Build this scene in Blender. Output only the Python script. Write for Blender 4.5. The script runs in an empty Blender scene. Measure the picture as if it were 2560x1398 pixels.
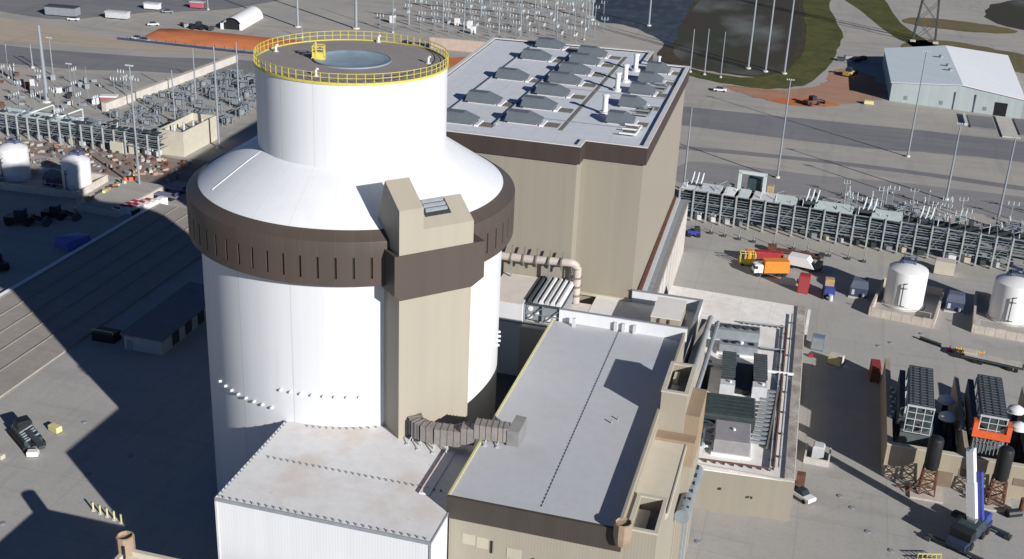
import bpy, math, random
from mathutils import Vector, Matrix
random.seed(7)
S = bpy.context.scene
COL = S.collection
PI = math.pi

# ------------------------------------------------------------------ camera
yaw, pit, rol = -0.2541, 0.4068, 0.0458
fw = Vector((math.sin(yaw)*math.cos(pit), math.cos(yaw)*math.cos(pit), -math.sin(pit)))
r0 = Vector((math.cos(yaw), -math.sin(yaw), 0)); u0 = r0.cross(fw)
rt = math.cos(rol)*r0 + math.sin(rol)*u0
up = -math.sin(rol)*r0 + math.cos(rol)*u0
cd = bpy.data.cameras.new('camera'); cam = bpy.data.objects.new('camera', cd); COL.objects.link(cam)
m = Matrix.Identity(4)
for i in range(3):
    m[i][0] = rt[i]; m[i][1] = up[i]; m[i][2] = -fw[i]
m.translation = Vector((64.556, -153.745, 108.504))
cam.matrix_world = m
cd.sensor_fit = 'HORIZONTAL'; cd.sensor_width = 36; cd.lens = 36*2973/2560
cd.clip_start = 1; cd.clip_end = 5000
S.camera = cam

# ------------------------------------------------------------------ sky, sun, exposure
SUN_EL = math.radians(21.65)
sunv = Vector((0.81*math.cos(SUN_EL), -0.586*math.cos(SUN_EL), math.sin(SUN_EL))).normalized()
w = bpy.data.worlds.new('World'); S.world = w; w.use_nodes = True
nt = w.node_tree; bg = nt.nodes['Background']
sky = nt.nodes.new('ShaderNodeTexSky'); sky.sky_type = 'NISHITA'; sky.sun_disc = False
sky.air_density = 0.5; sky.dust_density = 0.0; sky.ozone_density = 4.5
sky.sun_elevation = SUN_EL; sky.sun_rotation = math.atan2(sunv.x, sunv.y)
nt.links.new(sky.outputs[0], bg.inputs[0]); bg.inputs[1].default_value = 0.05
ld = bpy.data.lights.new('sun', 'SUN'); ld.energy = 4.6; ld.angle = math.radians(0.5); ld.color = (1.0, 0.97, 0.935)
lo = bpy.data.objects.new('sun', ld); COL.objects.link(lo)
lo.rotation_euler = (-sunv).to_track_quat('-Z', 'Y').to_euler()
S.view_settings.view_transform = 'Standard'; S.view_settings.look = 'None'
S.view_settings.exposure = 0.45; S.view_settings.gamma = 1; S.view_settings.use_curve_mapping = False

# ------------------------------------------------------------------ materials
MATS = {}
class NT:
    def __init__(s, name, rough=.75, metal=0.0):
        s.m = bpy.data.materials.new(name); s.m.use_nodes = True
        s.t = s.m.node_tree; s.b = s.t.nodes['Principled BSDF']
        s.b.inputs['Roughness'].default_value = rough; s.b.inputs['Metallic'].default_value = metal
        s.b.inputs['Specular IOR Level'].default_value = .3
        s.tc = s.t.nodes.new('ShaderNodeTexCoord')
    def n(s, typ, **kw):
        x = s.t.nodes.new(typ)
        for k, v in kw.items(): setattr(x, k, v)
        return x
    def l(s, a, b): s.t.links.new(a, b)
    def noise(s, scale, stretch=(1, 1, 1), detail=4, rough=.55, vec=None):
        mp = s.n('ShaderNodeMapping'); s.l(vec or s.tc.outputs['Object'], mp.inputs[0]); mp.inputs['Scale'].default_value = stretch
        no = s.n('ShaderNodeTexNoise'); s.l(mp.outputs[0], no.inputs['Vector'])
        no.inputs['Scale'].default_value = scale; no.inputs['Detail'].default_value = detail; no.inputs['Roughness'].default_value = rough
        return no.outputs['Fac']
    def math(s, op, a, b=None, c=None):
        x = s.n('ShaderNodeMath', operation=op)
        for i, v in enumerate((a, b, c)):
            if v is None: continue
            if isinstance(v, (int, float)): x.inputs[i].default_value = v
            else: s.l(v, x.inputs[i])
        return x.outputs[0]
    def ramp(s, f, lo, hi):
        x = s.n('ShaderNodeMapRange'); s.l(f, x.inputs[0])
        x.inputs[1].default_value = lo; x.inputs[2].default_value = hi
        return x.outputs[0]
    def mix(s, f, a, b, mode='MIX'):
        x = s.n('ShaderNodeMix', data_type='RGBA', blend_type=mode)
        if isinstance(f, (int, float)): x.inputs[0].default_value = f
        else: s.l(f, x.inputs[0])
        for i, v in ((6, a), (7, b)):
            if isinstance(v, tuple): x.inputs[i].default_value = (*v[:3], 1)
            else: s.l(v, x.inputs[i])
        return x.outputs[2]
    def col(s, c):
        s.l(c, s.b.inputs['Base Color'])
    def bump(s, h, dist=.05, strength=.5):
        x = s.n('ShaderNodeBump'); x.inputs['Distance'].default_value = dist; x.inputs['Strength'].default_value = strength
        s.l(h, x.inputs['Height']); s.l(x.outputs[0], s.b.inputs['Normal'])
def mul(c, k): return tuple(min(1, x*k) for x in c)

def M(name, c, rough=.75, var=.15, scale=.6, metal=0.0, stretch=(1, 1, 1), c2=None, bump=0):
    if name in MATS: return MATS[name]
    k = NT(name, rough, metal)
    n1 = k.noise(scale, stretch, 5)
    n2 = k.noise(scale*7, stretch, 3)
    f = k.math('ADD', k.math('MULTIPLY', n1, .65), k.math('MULTIPLY', n2, .35))
    k.col(k.mix(k.ramp(f, .33, .67), mul(c, 1-var), c2 or mul(c, 1+var)))
    if bump: k.bump(n2, bump)
    MATS[name] = k.m
    return k.m

def siding(name, c, pitch=1.0, var=.035, rough=.55, streak=.08, bump=.006):
    """ribbed vertical cladding, each sheet slightly different, faint runs of dirt"""
    k = NT(name, rough)
    sp = k.n('ShaderNodeSeparateXYZ'); k.l(k.tc.outputs['Object'], sp.inputs[0])
    s = k.math('ADD', sp.outputs[0], sp.outputs[1])
    idx = k.math('FLOOR', k.math('DIVIDE', s, pitch))
    wn = k.n('ShaderNodeTexWhiteNoise', noise_dimensions='1D'); k.l(idx, wn.inputs['W'])
    st = k.noise(.5, (1, 1, .06), 4)
    base = k.mix(wn.outputs['Value'], mul(c, 1-var), mul(c, 1+var))
    base = k.mix(k.math('MULTIPLY', k.ramp(st, .5, .8), streak*4), base, mul(c, .6))
    k.col(base)
    rib = k.math('SINE', k.math('MULTIPLY', s, 2*PI/.4))
    k.bump(rib, bump)
    MATS[name] = k.m
    return k.m

def round_siding(name, c, panels=30, var=.03, rough=.5, seam=.8):
    k = NT(name, rough)
    sp = k.n('ShaderNodeSeparateXYZ'); k.l(k.tc.outputs['Object'], sp.inputs[0])
    a = k.math('ARCTAN2', sp.outputs[1], sp.outputs[0])
    t = k.math('MULTIPLY', k.math('ADD', a, PI), panels/(2*PI))
    wn = k.n('ShaderNodeTexWhiteNoise', noise_dimensions='1D'); k.l(k.math('FLOOR', t), wn.inputs['W'])
    fr = k.math('FRACT', t)
    se = k.math('LESS_THAN', fr, .018)
    t2 = k.math('MULTIPLY', k.math('ADD', a, PI), 240/(2*PI))
    wn2 = k.n('ShaderNodeTexWhiteNoise', noise_dimensions='1D'); k.l(k.math('FLOOR', t2), wn2.inputs['W'])
    v = k.math('ADD', k.math('MULTIPLY', wn.outputs['Value'], .6), k.math('MULTIPLY', wn2.outputs['Value'], .4))
    st = k.noise(.25, (1, 1, .07), 5)
    base = k.mix(v, mul(c, 1-var), mul(c, 1+var))
    base = k.mix(k.math('MULTIPLY', k.ramp(st, .5, .75), .22), base, mul(c, .74))
    fs = k.noise(1.6, (1, 1, .03), 3)
    base = k.mix(k.math('MULTIPLY', k.ramp(fs, .56, .72), .14), base, mul(c, .68))
    base = k.mix(k.math('MULTIPLY', se, 1-seam), base, (.3, .3, .32))
    k.col(base)
    MATS[name] = k.m
    return k.m

def roofing(name, c, stain, var=.06, joint=None, rough=.7, amt=.35):
    """flat membrane roof: sheets, ponding stains, scuffs"""
    k = NT(name, rough)
    big = k.noise(.09, (1, 1, 1), 5, .6); mid = k.noise(.55, (1, 1, 1), 5, .65); fine = k.noise(4, (1, 1, 1), 3)
    base = k.mix(k.ramp(mid, .35, .65), mul(c, 1-var), mul(c, 1+var))
    base = k.mix(k.math('MULTIPLY', k.ramp(big, .5, .72), amt), base, stain)
    sc = k.math('MULTIPLY', k.ramp(mid, .63, .74), amt*.7)
    base = k.mix(sc, base, mul(stain, .65))
    if joint:
        sp = k.n('ShaderNodeSeparateXYZ'); k.l(k.tc.outputs['Object'], sp.inputs[0])
        for ax in (0, 1):
            fr = k.math('FRACT', k.math('DIVIDE', sp.outputs[ax], joint))
            base = k.mix(k.math('MULTIPLY', k.math('LESS_THAN', fr, .12/joint), .35), base, mul(c, .55))
    base = k.mix(k.math('MULTIPLY', fine, .12), base, mul(c, .8))
    k.col(base)
    MATS[name] = k.m
    return k.m

def earth(name, c1, c2, c3, streak=(.25, 1, 1), sc=.03, rough=.95, joint=None):
    """gravel, dirt or paving with large drifts, vehicle tracks and speckle"""
    k = NT(name, rough)
    k.b.inputs['Specular IOR Level'].default_value = .1
    P = k.tc.outputs['Object']
    big = k.noise(sc, (1, 1, 1), 6, .6); mid = k.noise(sc*7, streak, 6, .65); fine = k.noise(1.6, (1, 1, 1), 4, .7)
    trk = k.noise(.16, (.12, 1, 1), 4, .6); trk2 = k.noise(.21, (1, .1, 1), 3, .6)
    base = k.mix(k.ramp(big, .36, .64), c1, c2)
    base = k.mix(k.math('MULTIPLY', k.ramp(mid, .48, .7), .75), base, c3)
    base = k.mix(k.math('MULTIPLY', k.ramp(trk, .54, .66), .38), base, mul(c1, .66))
    base = k.mix(k.math('MULTIPLY', k.ramp(trk2, .56, .68), .3), base, mul(c2, .70))
    base = k.mix(k.math('MULTIPLY', k.ramp(fine, .42, .72), .3), base, mul(c1, .66))
    st = k.noise(.11, (1, 1, 1), 2, .5)
    base = k.mix(k.math('MULTIPLY', k.ramp(st, .66, .74), .28), base, mul(c1, .62))
    if joint:
        sp = k.n('ShaderNodeSeparateXYZ'); k.l(P, sp.inputs[0])
        for ax in (0, 1):
            wob = k.math('ADD', k.math('DIVIDE', sp.outputs[ax], joint), k.math('MULTIPLY', fine, .01))
            base = k.mix(k.math('MULTIPLY', k.math('LESS_THAN', k.math('FRACT', wob), .014), .28), base, mul(c1, .55))
    k.col(base)
    k.bump(fine, .06)
    MATS[name] = k.m
    return k.m

WHITE = round_siding('white_cladding', (.645, .655, .67), 16, .03, .5, .68)
WHITEC = round_siding('white_roof_cladding', (.72, .73, .745), 24, .02, .5, .8)
TANKW = round_siding('white_tank_paint', (.70, .70, .69), 10, .03, .45, .7)
BAND = round_siding('brown_cladding', (.078, .061, .051), 64, .05, .5, .9)
TAN = siding('tan_siding', (.29, .262, .212), 1.0, .025, .55, .03)
TANL = siding('pale_tan_siding', (.335, .302, .243), 1.2, .015, .55, .03)
BROWN = siding('brown_fascia', (.058, .045, .04), 1.4, .05)
WSIDE = siding('white_siding', (.64, .65, .665), 1.2, .015, .5, .03)
HSIDE = siding('shed_siding', (.44, .50, .49), 1.0, .04, .5, .05)
TROOF = roofing('pale_roof_membrane', (.62, .64, .675), (.50, .50, .50), .05, 9.5, .6, .4)
AROOF = roofing('grey_roof_membrane', (.48, .49, .51), (.42, .40, .37), .035, None, .7, .4)
WROOF = roofing('stained_roof_membrane', (.70, .69, .68), (.54, .44, .35), .05, None, .7, .8)
CROOF = roofing('concrete_roof', (.80, .775, .74), (.58, .53, .48), .08, 6.2, .85, .45)
DECK = roofing('tank_deck', (.285, .255, .24), (.22, .195, .185), .06, None, .8, .5)
HROOF = siding('shed_roof_sheet_shaded', (.72, .80, .80), .9, .03, .4, .04)  # shaded copy of the roof sheet, for the slope away from the sun
HROOF2 = siding('shed_roof_sheet_lit', (.90, .91, .91), .9, .02, .4, .03)  # lit copy of the roof sheet, for the sunward slope
CREAM = M('cream_trim', (.50, .465, .375), .7, .08)
YEL = M('yellow_paint', (.55, .47, .09), .5, .12, 2)
PALEY = M('pale_yellow_curb', (.58, .54, .27), .6, .1, 1)
STEEL = M('galvanised_steel', (.28, .315, .335), .5, .15, .8, .3)
POLE = M('pole_steel', (.27, .30, .325), .5, .1, .5, .2)
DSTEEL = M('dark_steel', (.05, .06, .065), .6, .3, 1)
LOUV = M('dark_louver_and_shade', (.035, .04, .042), .6, .35, 2)
GREENP = M('pale_green_panel', (.50, .57, .55), .55, .1, .7)
GREEND = M('dark_green_unit', (.035, .06, .06), .5, .3, 1)
GREY = M('mid_grey_paint', (.24, .26, .28), .6, .15, .8)
LGREY = M('light_grey_paint', (.50, .51, .52), .6, .12, .8)
HOOD = M('vent_hood_sheet', (.115, .135, .152), .55, .12, .35)
HOOD_SHADE = M('vent_shaded_end', (.03, .05, .085), .5, .3, 1)  # navy shade painted into the colour of the hood's end
PAD = M('walkway_pad', (.18, .165, .14), .9, .2, 1.5)
WPAINT = M('white_paint', (.70, .70, .70), .5, .05, 1)
CONC = M('concrete', (.50, .475, .43), .9, .14, .4, bump=.02)
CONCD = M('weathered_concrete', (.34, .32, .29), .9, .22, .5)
RUST = M('rust_stained_curb', (.30, .255, .22), .9, .4, .35, c2=(.56, .52, .47))
RED = M('red_paint', (.34, .035, .04), .5, .15, 1)
ORANGE = M('orange_paint', (.66, .23, .035), .5, .1, 1)
REDOR = M('red_orange_paint', (.70, .13, .04), .5, .15, 1)
BLUE = M('blue_paint', (.04, .06, .28), .45, .2, 1)
NAVY = M('navy_paint', (.05, .065, .12), .5, .2, 1)
BLACK = M('black_paint', (.018, .019, .021), .5, .3, 1.2)
RUBBER = M('tyre_rubber', (.02, .02, .02), .9, .3, 2)
GLASS = M('cab_glass', (.03, .04, .05), .12, .2, 1)
BROWNR = M('rusty_steel', (.13, .06, .04), .8, .35, 1)
DUCT = M('insulated_duct', (.245, .225, .21), .6, .18, .9)
SOFFIT = M('tan_soffit', (.30, .225, .155), .8, .1, .8)
TARP = M('blue_tarp', (.10, .14, .42), .5, .15, 1)
SCREEN = M('vent_screen', (.24, .31, .36), .55, .18, .35)
WOOD = M('timber', (.40, .27, .14), .85, .2, 1.5)
INSUL = M('porcelain_insulator', (.58, .62, .64), .35, .08, 1)
GROUND = earth('gravel_yard', (.405, .38, .34), (.345, .335, .315), (.45, .41, .35))
SLAB = earth('concrete_yard', (.405, .39, .36), (.37, .36, .34), (.345, .34, .33), (1, .4, 1), .05, .95, 14.0)
ASPH = earth('asphalt', (.215, .215, .22), (.185, .185, .195), (.25, .245, .24), (.1, 1, 1), .03)
ORED = earth('red_clay', (.56, .18, .07), (.50, .16, .07), (.58, .25, .12), (.3, 1, 1), .05)
CLAYD = earth('spread_clay', (.42, .20, .12), (.38, .25, .18), (.40, .30, .24), (.15, 1, 1), .06)
TANE = earth('tan_earth', (.46, .39, .30), (.42, .36, .29), (.40, .33, .26), (.2, 1, 1), .04)
RUBBLE = earth('rubble_earth', (.28, .23, .19), (.24, .19, .165), (.38, .32, .27), (1, 1, 1), .12)
GRASSM = earth('mown_grass', (.07, .085, .03), (.125, .115, .042), (.04, .05, .02), (.5, 1, 1), .08)
DRYG = earth('dry_grass', (.17, .14, .075), (.13, .12, .06), (.21, .175, .10), (.3, 1, 1), .06)
BANK = earth('dark_bank', (.062, .05, .036), (.085, .065, .045), (.05, .047, .034), (.5, 1, 1), .06)
def water_mat():
    k = NT('pond_water_and_shadow', .6)
    k.b.inputs['Specular IOR Level'].default_value = .08
    big = k.noise(.03, (1, .45, 1), 3, .5); b2 = k.noise(.02, (1, 1, 1), 4, .6)
    base = k.mix(k.ramp(b2, .4, .6), (.062, .05, .037), (.052, .055, .036))
    k.col(k.mix(k.ramp(big, .5, .85), base, (.25, .25, .245)))  # pale noise patches paint cloud reflections into the water colour
    k.bump(k.noise(1.2, (1, 1, 1), 4), .03, .4)
    return k.m
WATER = water_mat()

# ------------------------------------------------------------------ mesh builder
class MB:
    def __init__(s): s.v = []; s.f = []
    def add(s, vs, fs, mat=None):
        o = len(s.v)
        s.v += [tuple((mat @ Vector(p)) if mat is not None else p) for p in vs]
        s.f += [tuple(o+i for i in q) for q in fs]
        return s
    def hexa(s, b, t):
        return s.add(list(b)+list(t), [(3, 2, 1, 0), (4, 5, 6, 7), (0, 1, 5, 4), (1, 2, 6, 5), (2, 3, 7, 6), (3, 0, 4, 7)])
    def box(s, x0, x1, y0, y1, z0, z1):
        return s.hexa([(x0, y0, z0), (x1, y0, z0), (x1, y1, z0), (x0, y1, z0)], [(x0, y0, z1), (x1, y0, z1), (x1, y1, z1), (x0, y1, z1)])
    def bev(s, x0, x1, y0, y1, z0, z1, b=.05):
        """box with chamfered top edges"""
        s.hexa([(x0, y0, z0), (x1, y0, z0), (x1, y1, z0), (x0, y1, z0)], [(x0, y0, z1-b), (x1, y0, z1-b), (x1, y1, z1-b), (x0, y1, z1-b)])
        return s.add([(x0, y0, z1-b), (x1, y0, z1-b), (x1, y1, z1-b), (x0, y1, z1-b), (x0+b, y0+b, z1), (x1-b, y0+b, z1), (x1-b, y1-b, z1), (x0+b, y1-b, z1)],
                     [(4, 5, 6, 7), (0, 1, 5, 4), (1, 2, 6, 5), (2, 3, 7, 6), (3, 0, 4, 7)])
    def prism(s, poly, z0, z1, z1f=None):
        n = len(poly)
        return s.add([(x, y, z0) for x, y in poly]+[(x, y, z1) for x, y in poly],
                     [tuple(range(n-1, -1, -1)), tuple(range(n, 2*n))]+[(i, (i+1) % n, n+(i+1) % n, n+i) for i in range(n)])
    def lathe(s, prof, n=64, c=(0, 0), a0=0, a1=2*PI, capb=False, capt=False):
        full = abs(a1-a0-2*PI) < 1e-6; k = n if full else n+1; m = len(prof)
        vs = [(c[0]+r*math.cos(a0+(a1-a0)*i/n), c[1]+r*math.sin(a0+(a1-a0)*i/n), z) for i in range(k) for r, z in prof]
        fs = []
        for i in range(n):
            j = (i+1) % k
            for q in range(m-1):
                fs.append((i*m+q, j*m+q, j*m+q+1, i*m+q+1))
        if capb and full: fs.append(tuple(i*m for i in range(k-1, -1, -1)))
        if capt and full: fs.append(tuple(i*m+m-1 for i in range(k)))
        return s.add(vs, fs)
    def cyl(s, x, y, z0, z1, r, r2=None, n=12):
        return s.lathe([(r, z0), (r if r2 is None else r2, z1)], n, (x, y), capb=True, capt=True)
    def tube(s, pts, r, n=8):
        pts = [Vector(p) for p in pts]; rs = r if isinstance(r, (list, tuple)) else [r]*len(pts)
        vs = []; fs = []
        prev = None
        for i, p in enumerate(pts):
            a = pts[max(0, i-1)]; b = pts[min(len(pts)-1, i+1)]
            d = (b-a).normalized()
            x = d.cross(Vector((0, 0, 1)) if abs(d.z) < .95 else Vector((0, 1, 0))).normalized()
            if prev is not None and x.dot(prev) < 0: x = -x
            prev = x
            y = d.cross(x)
            for k in range(n):
                t = 2*PI*k/n+PI/n
                vs.append(tuple(p+rs[i]*(math.cos(t)*x+math.sin(t)*y)))
        for i in range(len(pts)-1):
            for k in range(n):
                fs.append((i*n+k, i*n+(k+1) % n, (i+1)*n+(k+1) % n, (i+1)*n+k))
        fs.append(tuple(range(n-1, -1, -1))); fs.append(tuple((len(pts)-1)*n+k for k in range(n)))
        return s.add(vs, fs)
    def bar(s, p, q, w=.15): return s.tube([p, q], w*.7071, 4)
    def torus(s, R, r, z, n=96, k=6, c=(0, 0)):
        prof = [(R+r*math.cos(2*PI*i/k), z+r*math.sin(2*PI*i/k)) for i in range(k+1)]
        return s.lathe(prof, n, c)
    def build(s, name, mat, parent=None, smooth=False, loc=None):
        me = bpy.data.meshes.new(name)
        me.from_pydata(s.v, [], s.f); me.update()
        me.materials.append(mat)
        if smooth:
            for p in me.polygons: p.use_smooth = True
            me.set_sharp_from_angle(angle=math.radians(35))
        o = bpy.data.objects.new(name, me); COL.objects.link(o)
        if parent: o.parent = parent
        if loc: o.location = loc
        return o

def tag(o, label, cat, group=None, kind=None):
    if label: o['label'] = label
    if cat: o['category'] = cat
    if group: o['group'] = group
    if kind: o['kind'] = kind
    return o
def thing(name, label, cat, loc=(0, 0, 0), rz=0, group=None):
    o = bpy.data.objects.new(name, None); COL.objects.link(o); o.empty_display_size = .5
    o.location = loc; o.rotation_euler = (0, 0, rz)
    return tag(o, label, cat, group)
def dup(root, loc, rz=0, label=None, group=None, scale=None):
    r = root.copy(); COL.objects.link(r); r.location = loc; r.rotation_euler = (0, 0, rz)
    if scale: r.scale = scale
    if label: r['label'] = label
    if group: r['group'] = group
    for ch in list(root.children):
        c = ch.copy(); COL.objects.link(c); c.parent = r
        for g in list(ch.children):
            d = g.copy(); COL.objects.link(d); d.parent = c
    return r
def off(poly, x, y): return [(a-x, b-y) for a, b in poly]

# ================================================================== SETTING: ground
def sheet(name, poly, z, mat, kind='structure'):
    mb = MB(); mb.add([(x, y, z) for x, y in poly], [tuple(range(len(poly)))])
    return tag(mb.build(name, mat), None, None, None, kind)
def blob(poly, n=8, jit=.0, seed=1):
    """resample a closed outline through Catmull-Rom with a ragged edge"""
    rnd = random.Random(seed); out = []
    N = len(poly)
    for i in range(N):
        p0, p1, p2, p3 = (poly[(i+k-1) % N] for k in range(4))
        for k in range(n):
            t = k/n
            x, y = (0.5*((2*p1[a])+(-p0[a]+p2[a])*t+(2*p0[a]-5*p1[a]+4*p2[a]-p3[a])*t*t+(-p0[a]+3*p1[a]-3*p2[a]+p3[a])*t**3) for a in (0, 1))
            out.append((x+rnd.uniform(-jit, jit), y+rnd.uniform(-jit, jit)))
    return out
sheet('ground', [(-1500, -600), (1500, -600), (1500, 2500), (-1500, 2500)], 0, GROUND)
sheet('concrete_yard', [(-118, -120), (160, -120), (160, 128), (30, 136), (-118, 116)], .02, SLAB)
sheet('site_road', blob([(-420, 208), (-230, 216), (-180, 226), (-138, 236), (-60, 239), (23, 237), (78, 235), (129, 240), (300, 236), (300, 262), (131, 265), (78, 264.5), (20, 262.5), (-60, 262), (-150, 259), (-193, 247), (-250, 241), (-420, 238)], 6, .5, 2), .04, ASPH)
sheet('tan_verge', blob([(-330, 262), (-258, 248), (-200, 256), (-150, 266), (-75, 268), (-75, 290), (-150, 271), (-205, 270), (-330, 292)], 6, 1.2, 3), .06, TANE)
sheet('service_road', blob([(-10, 205), (40, 211), (90, 212), (160, 205), (160, 209), (90, 216), (40, 215), (-10, 209)], 5, .3, 4), .05, ASPH)
sheet('spread_clay', blob([(26, 299), (36, 290), (48, 283), (64, 286), (80, 297), (88, 312), (84, 335), (74, 352), (66, 342), (63, 320), (52, 305), (38, 302)], 10, 1.3, 5), .08, CLAYD)
sheet('red_clay_patch', blob([(44, 285), (52, 281), (61, 282), (70, 288), (64, 294), (52, 291)], 8, .7, 6), .10, ORED)
sheet('clay_strip', blob([(-88, 284), (-76, 284), (-66, 297), (-66, 306), (-80, 300), (-92, 292)], 6, .8, 7), .10, ORED)
sheet('dark_bank', blob([(-2, 330), (12, 324), (30, 319), (52, 322), (60, 345), (58, 400), (52, 470), (48, 540), (10, 560), (-10, 470), (-6, 400), (-6, 350)], 6, .8, 8), .05, BANK)
sheet('grass_verge', blob([(4, 316), (20, 306), (38, 301), (50, 306), (60, 325), (66, 370), (68, 430), (60, 500), (62, 560), (44, 560), (48, 480), (52, 420), (52, 370), (47, 335), (36, 318), (20, 318), (8, 323)], 6, .7, 9), .11, GRASSM)
sheet('pond', blob([(12, 328), (26, 323), (40, 324), (48, 345), (50, 410), (46, 480), (36, 545), (0, 540), (-6, 440), (-3, 380), (0, 350), (6, 333)], 6, .5, 10), .09, WATER)
sheet('painted_shadow', blob([(-46, 406), (-30, 398), (-12, 378), (-4, 362), (-3, 395), (-8, 460), (-14, 560), (-70, 590), (-62, 480)], 6, .6, 11), .06, earth('shadow_slate', (.055, .07, .09), (.04, .052, .07), (.10, .115, .13), (1, .5, 1), .03, .6))  # slate sheet painted as a cast shadow on the ground
sheet('grass_island', blob([(66, 540), (80, 480), (92, 432), (106, 402), (116, 405), (108, 425), (96, 470), (86, 545)], 6, .6, 12), .07, GRASSM)
sheet('grass_strip', blob([(96, 404), (112, 396), (150, 372), (200, 350), (210, 372), (150, 415), (120, 432), (100, 425)], 6, 1.0, 13), .07, DRYG)
sheet('grass_patch', blob([(98, 470), (125, 462), (150, 470), (140, 486), (104, 490)], 6, 1.0, 14), .07, DRYG)
sheet('far_painted_shadow', blob([(140, 500), (170, 470), (230, 455), (330, 440), (330, 560), (200, 600), (150, 560)], 6, 1.0, 15), .06, WATER)  # distant cast shadow painted as a dark sheet in the pond material
sheet('rubble_ground', blob([(-170, 131), (-150, 128), (-128, 121), (-108, 118), (-100, 128), (-100, 139), (-118, 141), (-140, 139), (-168, 139)], 6, 1.2, 16), .05, RUBBLE)
sheet('dark_paving', blob([(-330, 320), (-262, 292), (-238, 320), (-205, 350), (-200, 420), (-330, 420)], 6, 1.0, 17), .04, ASPH)
sheet('rail_bed', blob([(28, 176), (60, 178), (100, 182), (135, 180), (135, 200), (100, 202), (60, 199), (28, 197)], 5, .6, 18), .03, earth('dark_gravel', (.27, .26, .255), (.25, .245, .25), (.31, .29, .275), (.15, 1, 1), .06))
sheet('apron', [(52, 82.4), (70, 84), (70, 12), (84, 28), (84, 0), (108, -4), (108, -60), (52, -60)], .035, earth('apron_concrete', (.40, .385, .355), (.37, .36, .335), (.34, .33, .32), (1, 1, 1), .04, .95, 14.0))
# heap of red clay, a low bank with a flat top
mb = MB()
bt = blob([(-208, 278), (-190, 274), (-160, 276), (-120, 280), (-96, 284), (-96, 296), (-130, 299), (-170, 297), (-205, 294)], 5, .5, 20)
cx_ = sum(p[0] for p in bt)/len(bt); cy_ = sum(p[1] for p in bt)/len(bt)
tp = [(cx_+(x-cx_)*.94, cy_+(y-cy_)*.5) for x, y in bt]; n_ = len(bt)
mb.add([(x, y, .02) for x, y in bt]+[(x, y, 1.9+random.uniform(-.15, .15)) for x, y in tp], [tuple(range(n_, 2*n_))]+[(i, (i+1) % n_, n_+(i+1) % n_, n_+i) for i in range(n_)])
tag(mb.build('clay_bank', ORED, smooth=True), None, None, None, 'structure')

# ================================================================== SHIELD BUILDING
sb = thing('shield_building', 'tall white cylindrical reactor building with conical roof and brown upper band', 'reactor building')
MB().lathe([(22.1, 0), (22.1, 46.2)], 160).build('wall', WHITE, sb, True)
# brown band with real slots and a dark liner behind them
mb = MB(); NS = 64; Rb = 23.7
mb.lathe([(21.9, 52.5), (22.05, 52.72), (22.2, 52.55), (Rb-.05, 51.65), (Rb, 51.5), (Rb, 49.5)], 192)
mb.lathe([(Rb, 46.5), (Rb, 45.4), (22.1, 45.4)], 192)
band = mb.build('air_inlet_band', BAND, sb, True)
mb = MB()
for i in range(NS):
    a = 2*PI*i/NS; hw = .016
    mb.lathe([(23.4, 46.5), (Rb, 46.5), (Rb, 49.5), (23.4, 49.5)], 4, a0=a+hw*.45, a1=a+2*PI/NS-hw*.45)
    for e in (a+hw*.45, a+2*PI/NS-hw*.45):
        c, s_ = math.cos(e), math.sin(e)
        mb.add([(23.4*c, 23.4*s_, 46.5), (Rb*c, Rb*s_, 46.5), (Rb*c, Rb*s_, 49.5), (23.4*c, 23.4*s_, 49.5)], [(0, 1, 2, 3)])
mb.build('slot_wall', BAND, band)
MB().lathe([(23.42, 46.4), (23.42, 49.6)], 96).build('slot_liner', M('slot_liner_brown', (.045, .038, .033), .8, .2), band)
MB().lathe([(22.0, 52.58), (13.41, 58.15), (13.3, 58.15)], 160).build('cone_roof', WHITEC, sb, True)
MB().lathe([(13.41, 57.6), (13.41, 69.75)], 128).build('tank_wall', WHITE, sb, True)
MB().lathe([(13.2, 69.72), (5.25, 69.8)], 96).build('tank_deck', DECK, sb)
mb = MB(); mb.lathe([(5.45, 69.72), (5.45, 69.95), (5.2, 69.98), (5.0, 69.9), (4.2, 69.75), (2.5, 69.62), (.02, 69.58)], 72)
mb.build('vent_screen', SCREEN, sb, True)
MB().torus(5.38, .08, 69.95, 72, 6).build('vent_rim', HOOD, sb, True)
mb = MB(); mb.lathe([(13.41, 69.5), (13.56, 69.54), (13.56, 69.86), (13.3, 69.86), (13.3, 69.7)], 128)
mb.build('kick_plate', YEL, sb, True)
mb = MB()
for z in (70.45, 71.05): mb.torus(13.48, .045, z, 112, 5)
for i in range(72):
    a = 2*PI*i/72; mb.bar((13.48*math.cos(a), 13.48*math.sin(a), 69.9), (13.48*math.cos(a), 13.48*math.sin(a), 71.12), .085)
mb.build('guard_rail', YEL, sb)
mb = MB(); mb.tube([(-14.75, -14.75, 53.36), (-11.2, -10.8, 56.8), (-9.6, -9.4, 58.12)], .05, 6); mb.build('roof_conduit', WPAINT, sb)
for z, angs in ((25.1, [-128.1, -123.6, -119.3, -115.2, -111.0, -106.9, -102.9, -98.8]), (28.3, [-94.7, -90.8, -86.9, -82.8, -78.6, -74.6, -70.4, -66.0]), (27.5, [8, 12, 16, 20])):
    for a in angs:
        a = math.radians(a); mb = MB(); R = Matrix.Translation((22.1*math.cos(a), 22.1*math.sin(a), z)) @ Matrix.Rotation(a, 4, 'Z')
        mb2 = MB(); mb2.lathe([(.2, 0), (.2, .35), (.15, .42)], 10, capt=True)
        mb.add([(q[2], q[0], q[1]) for q in mb2.v], mb2.f, R)
        mb.build('vent_port', WPAINT, sb)
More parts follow.
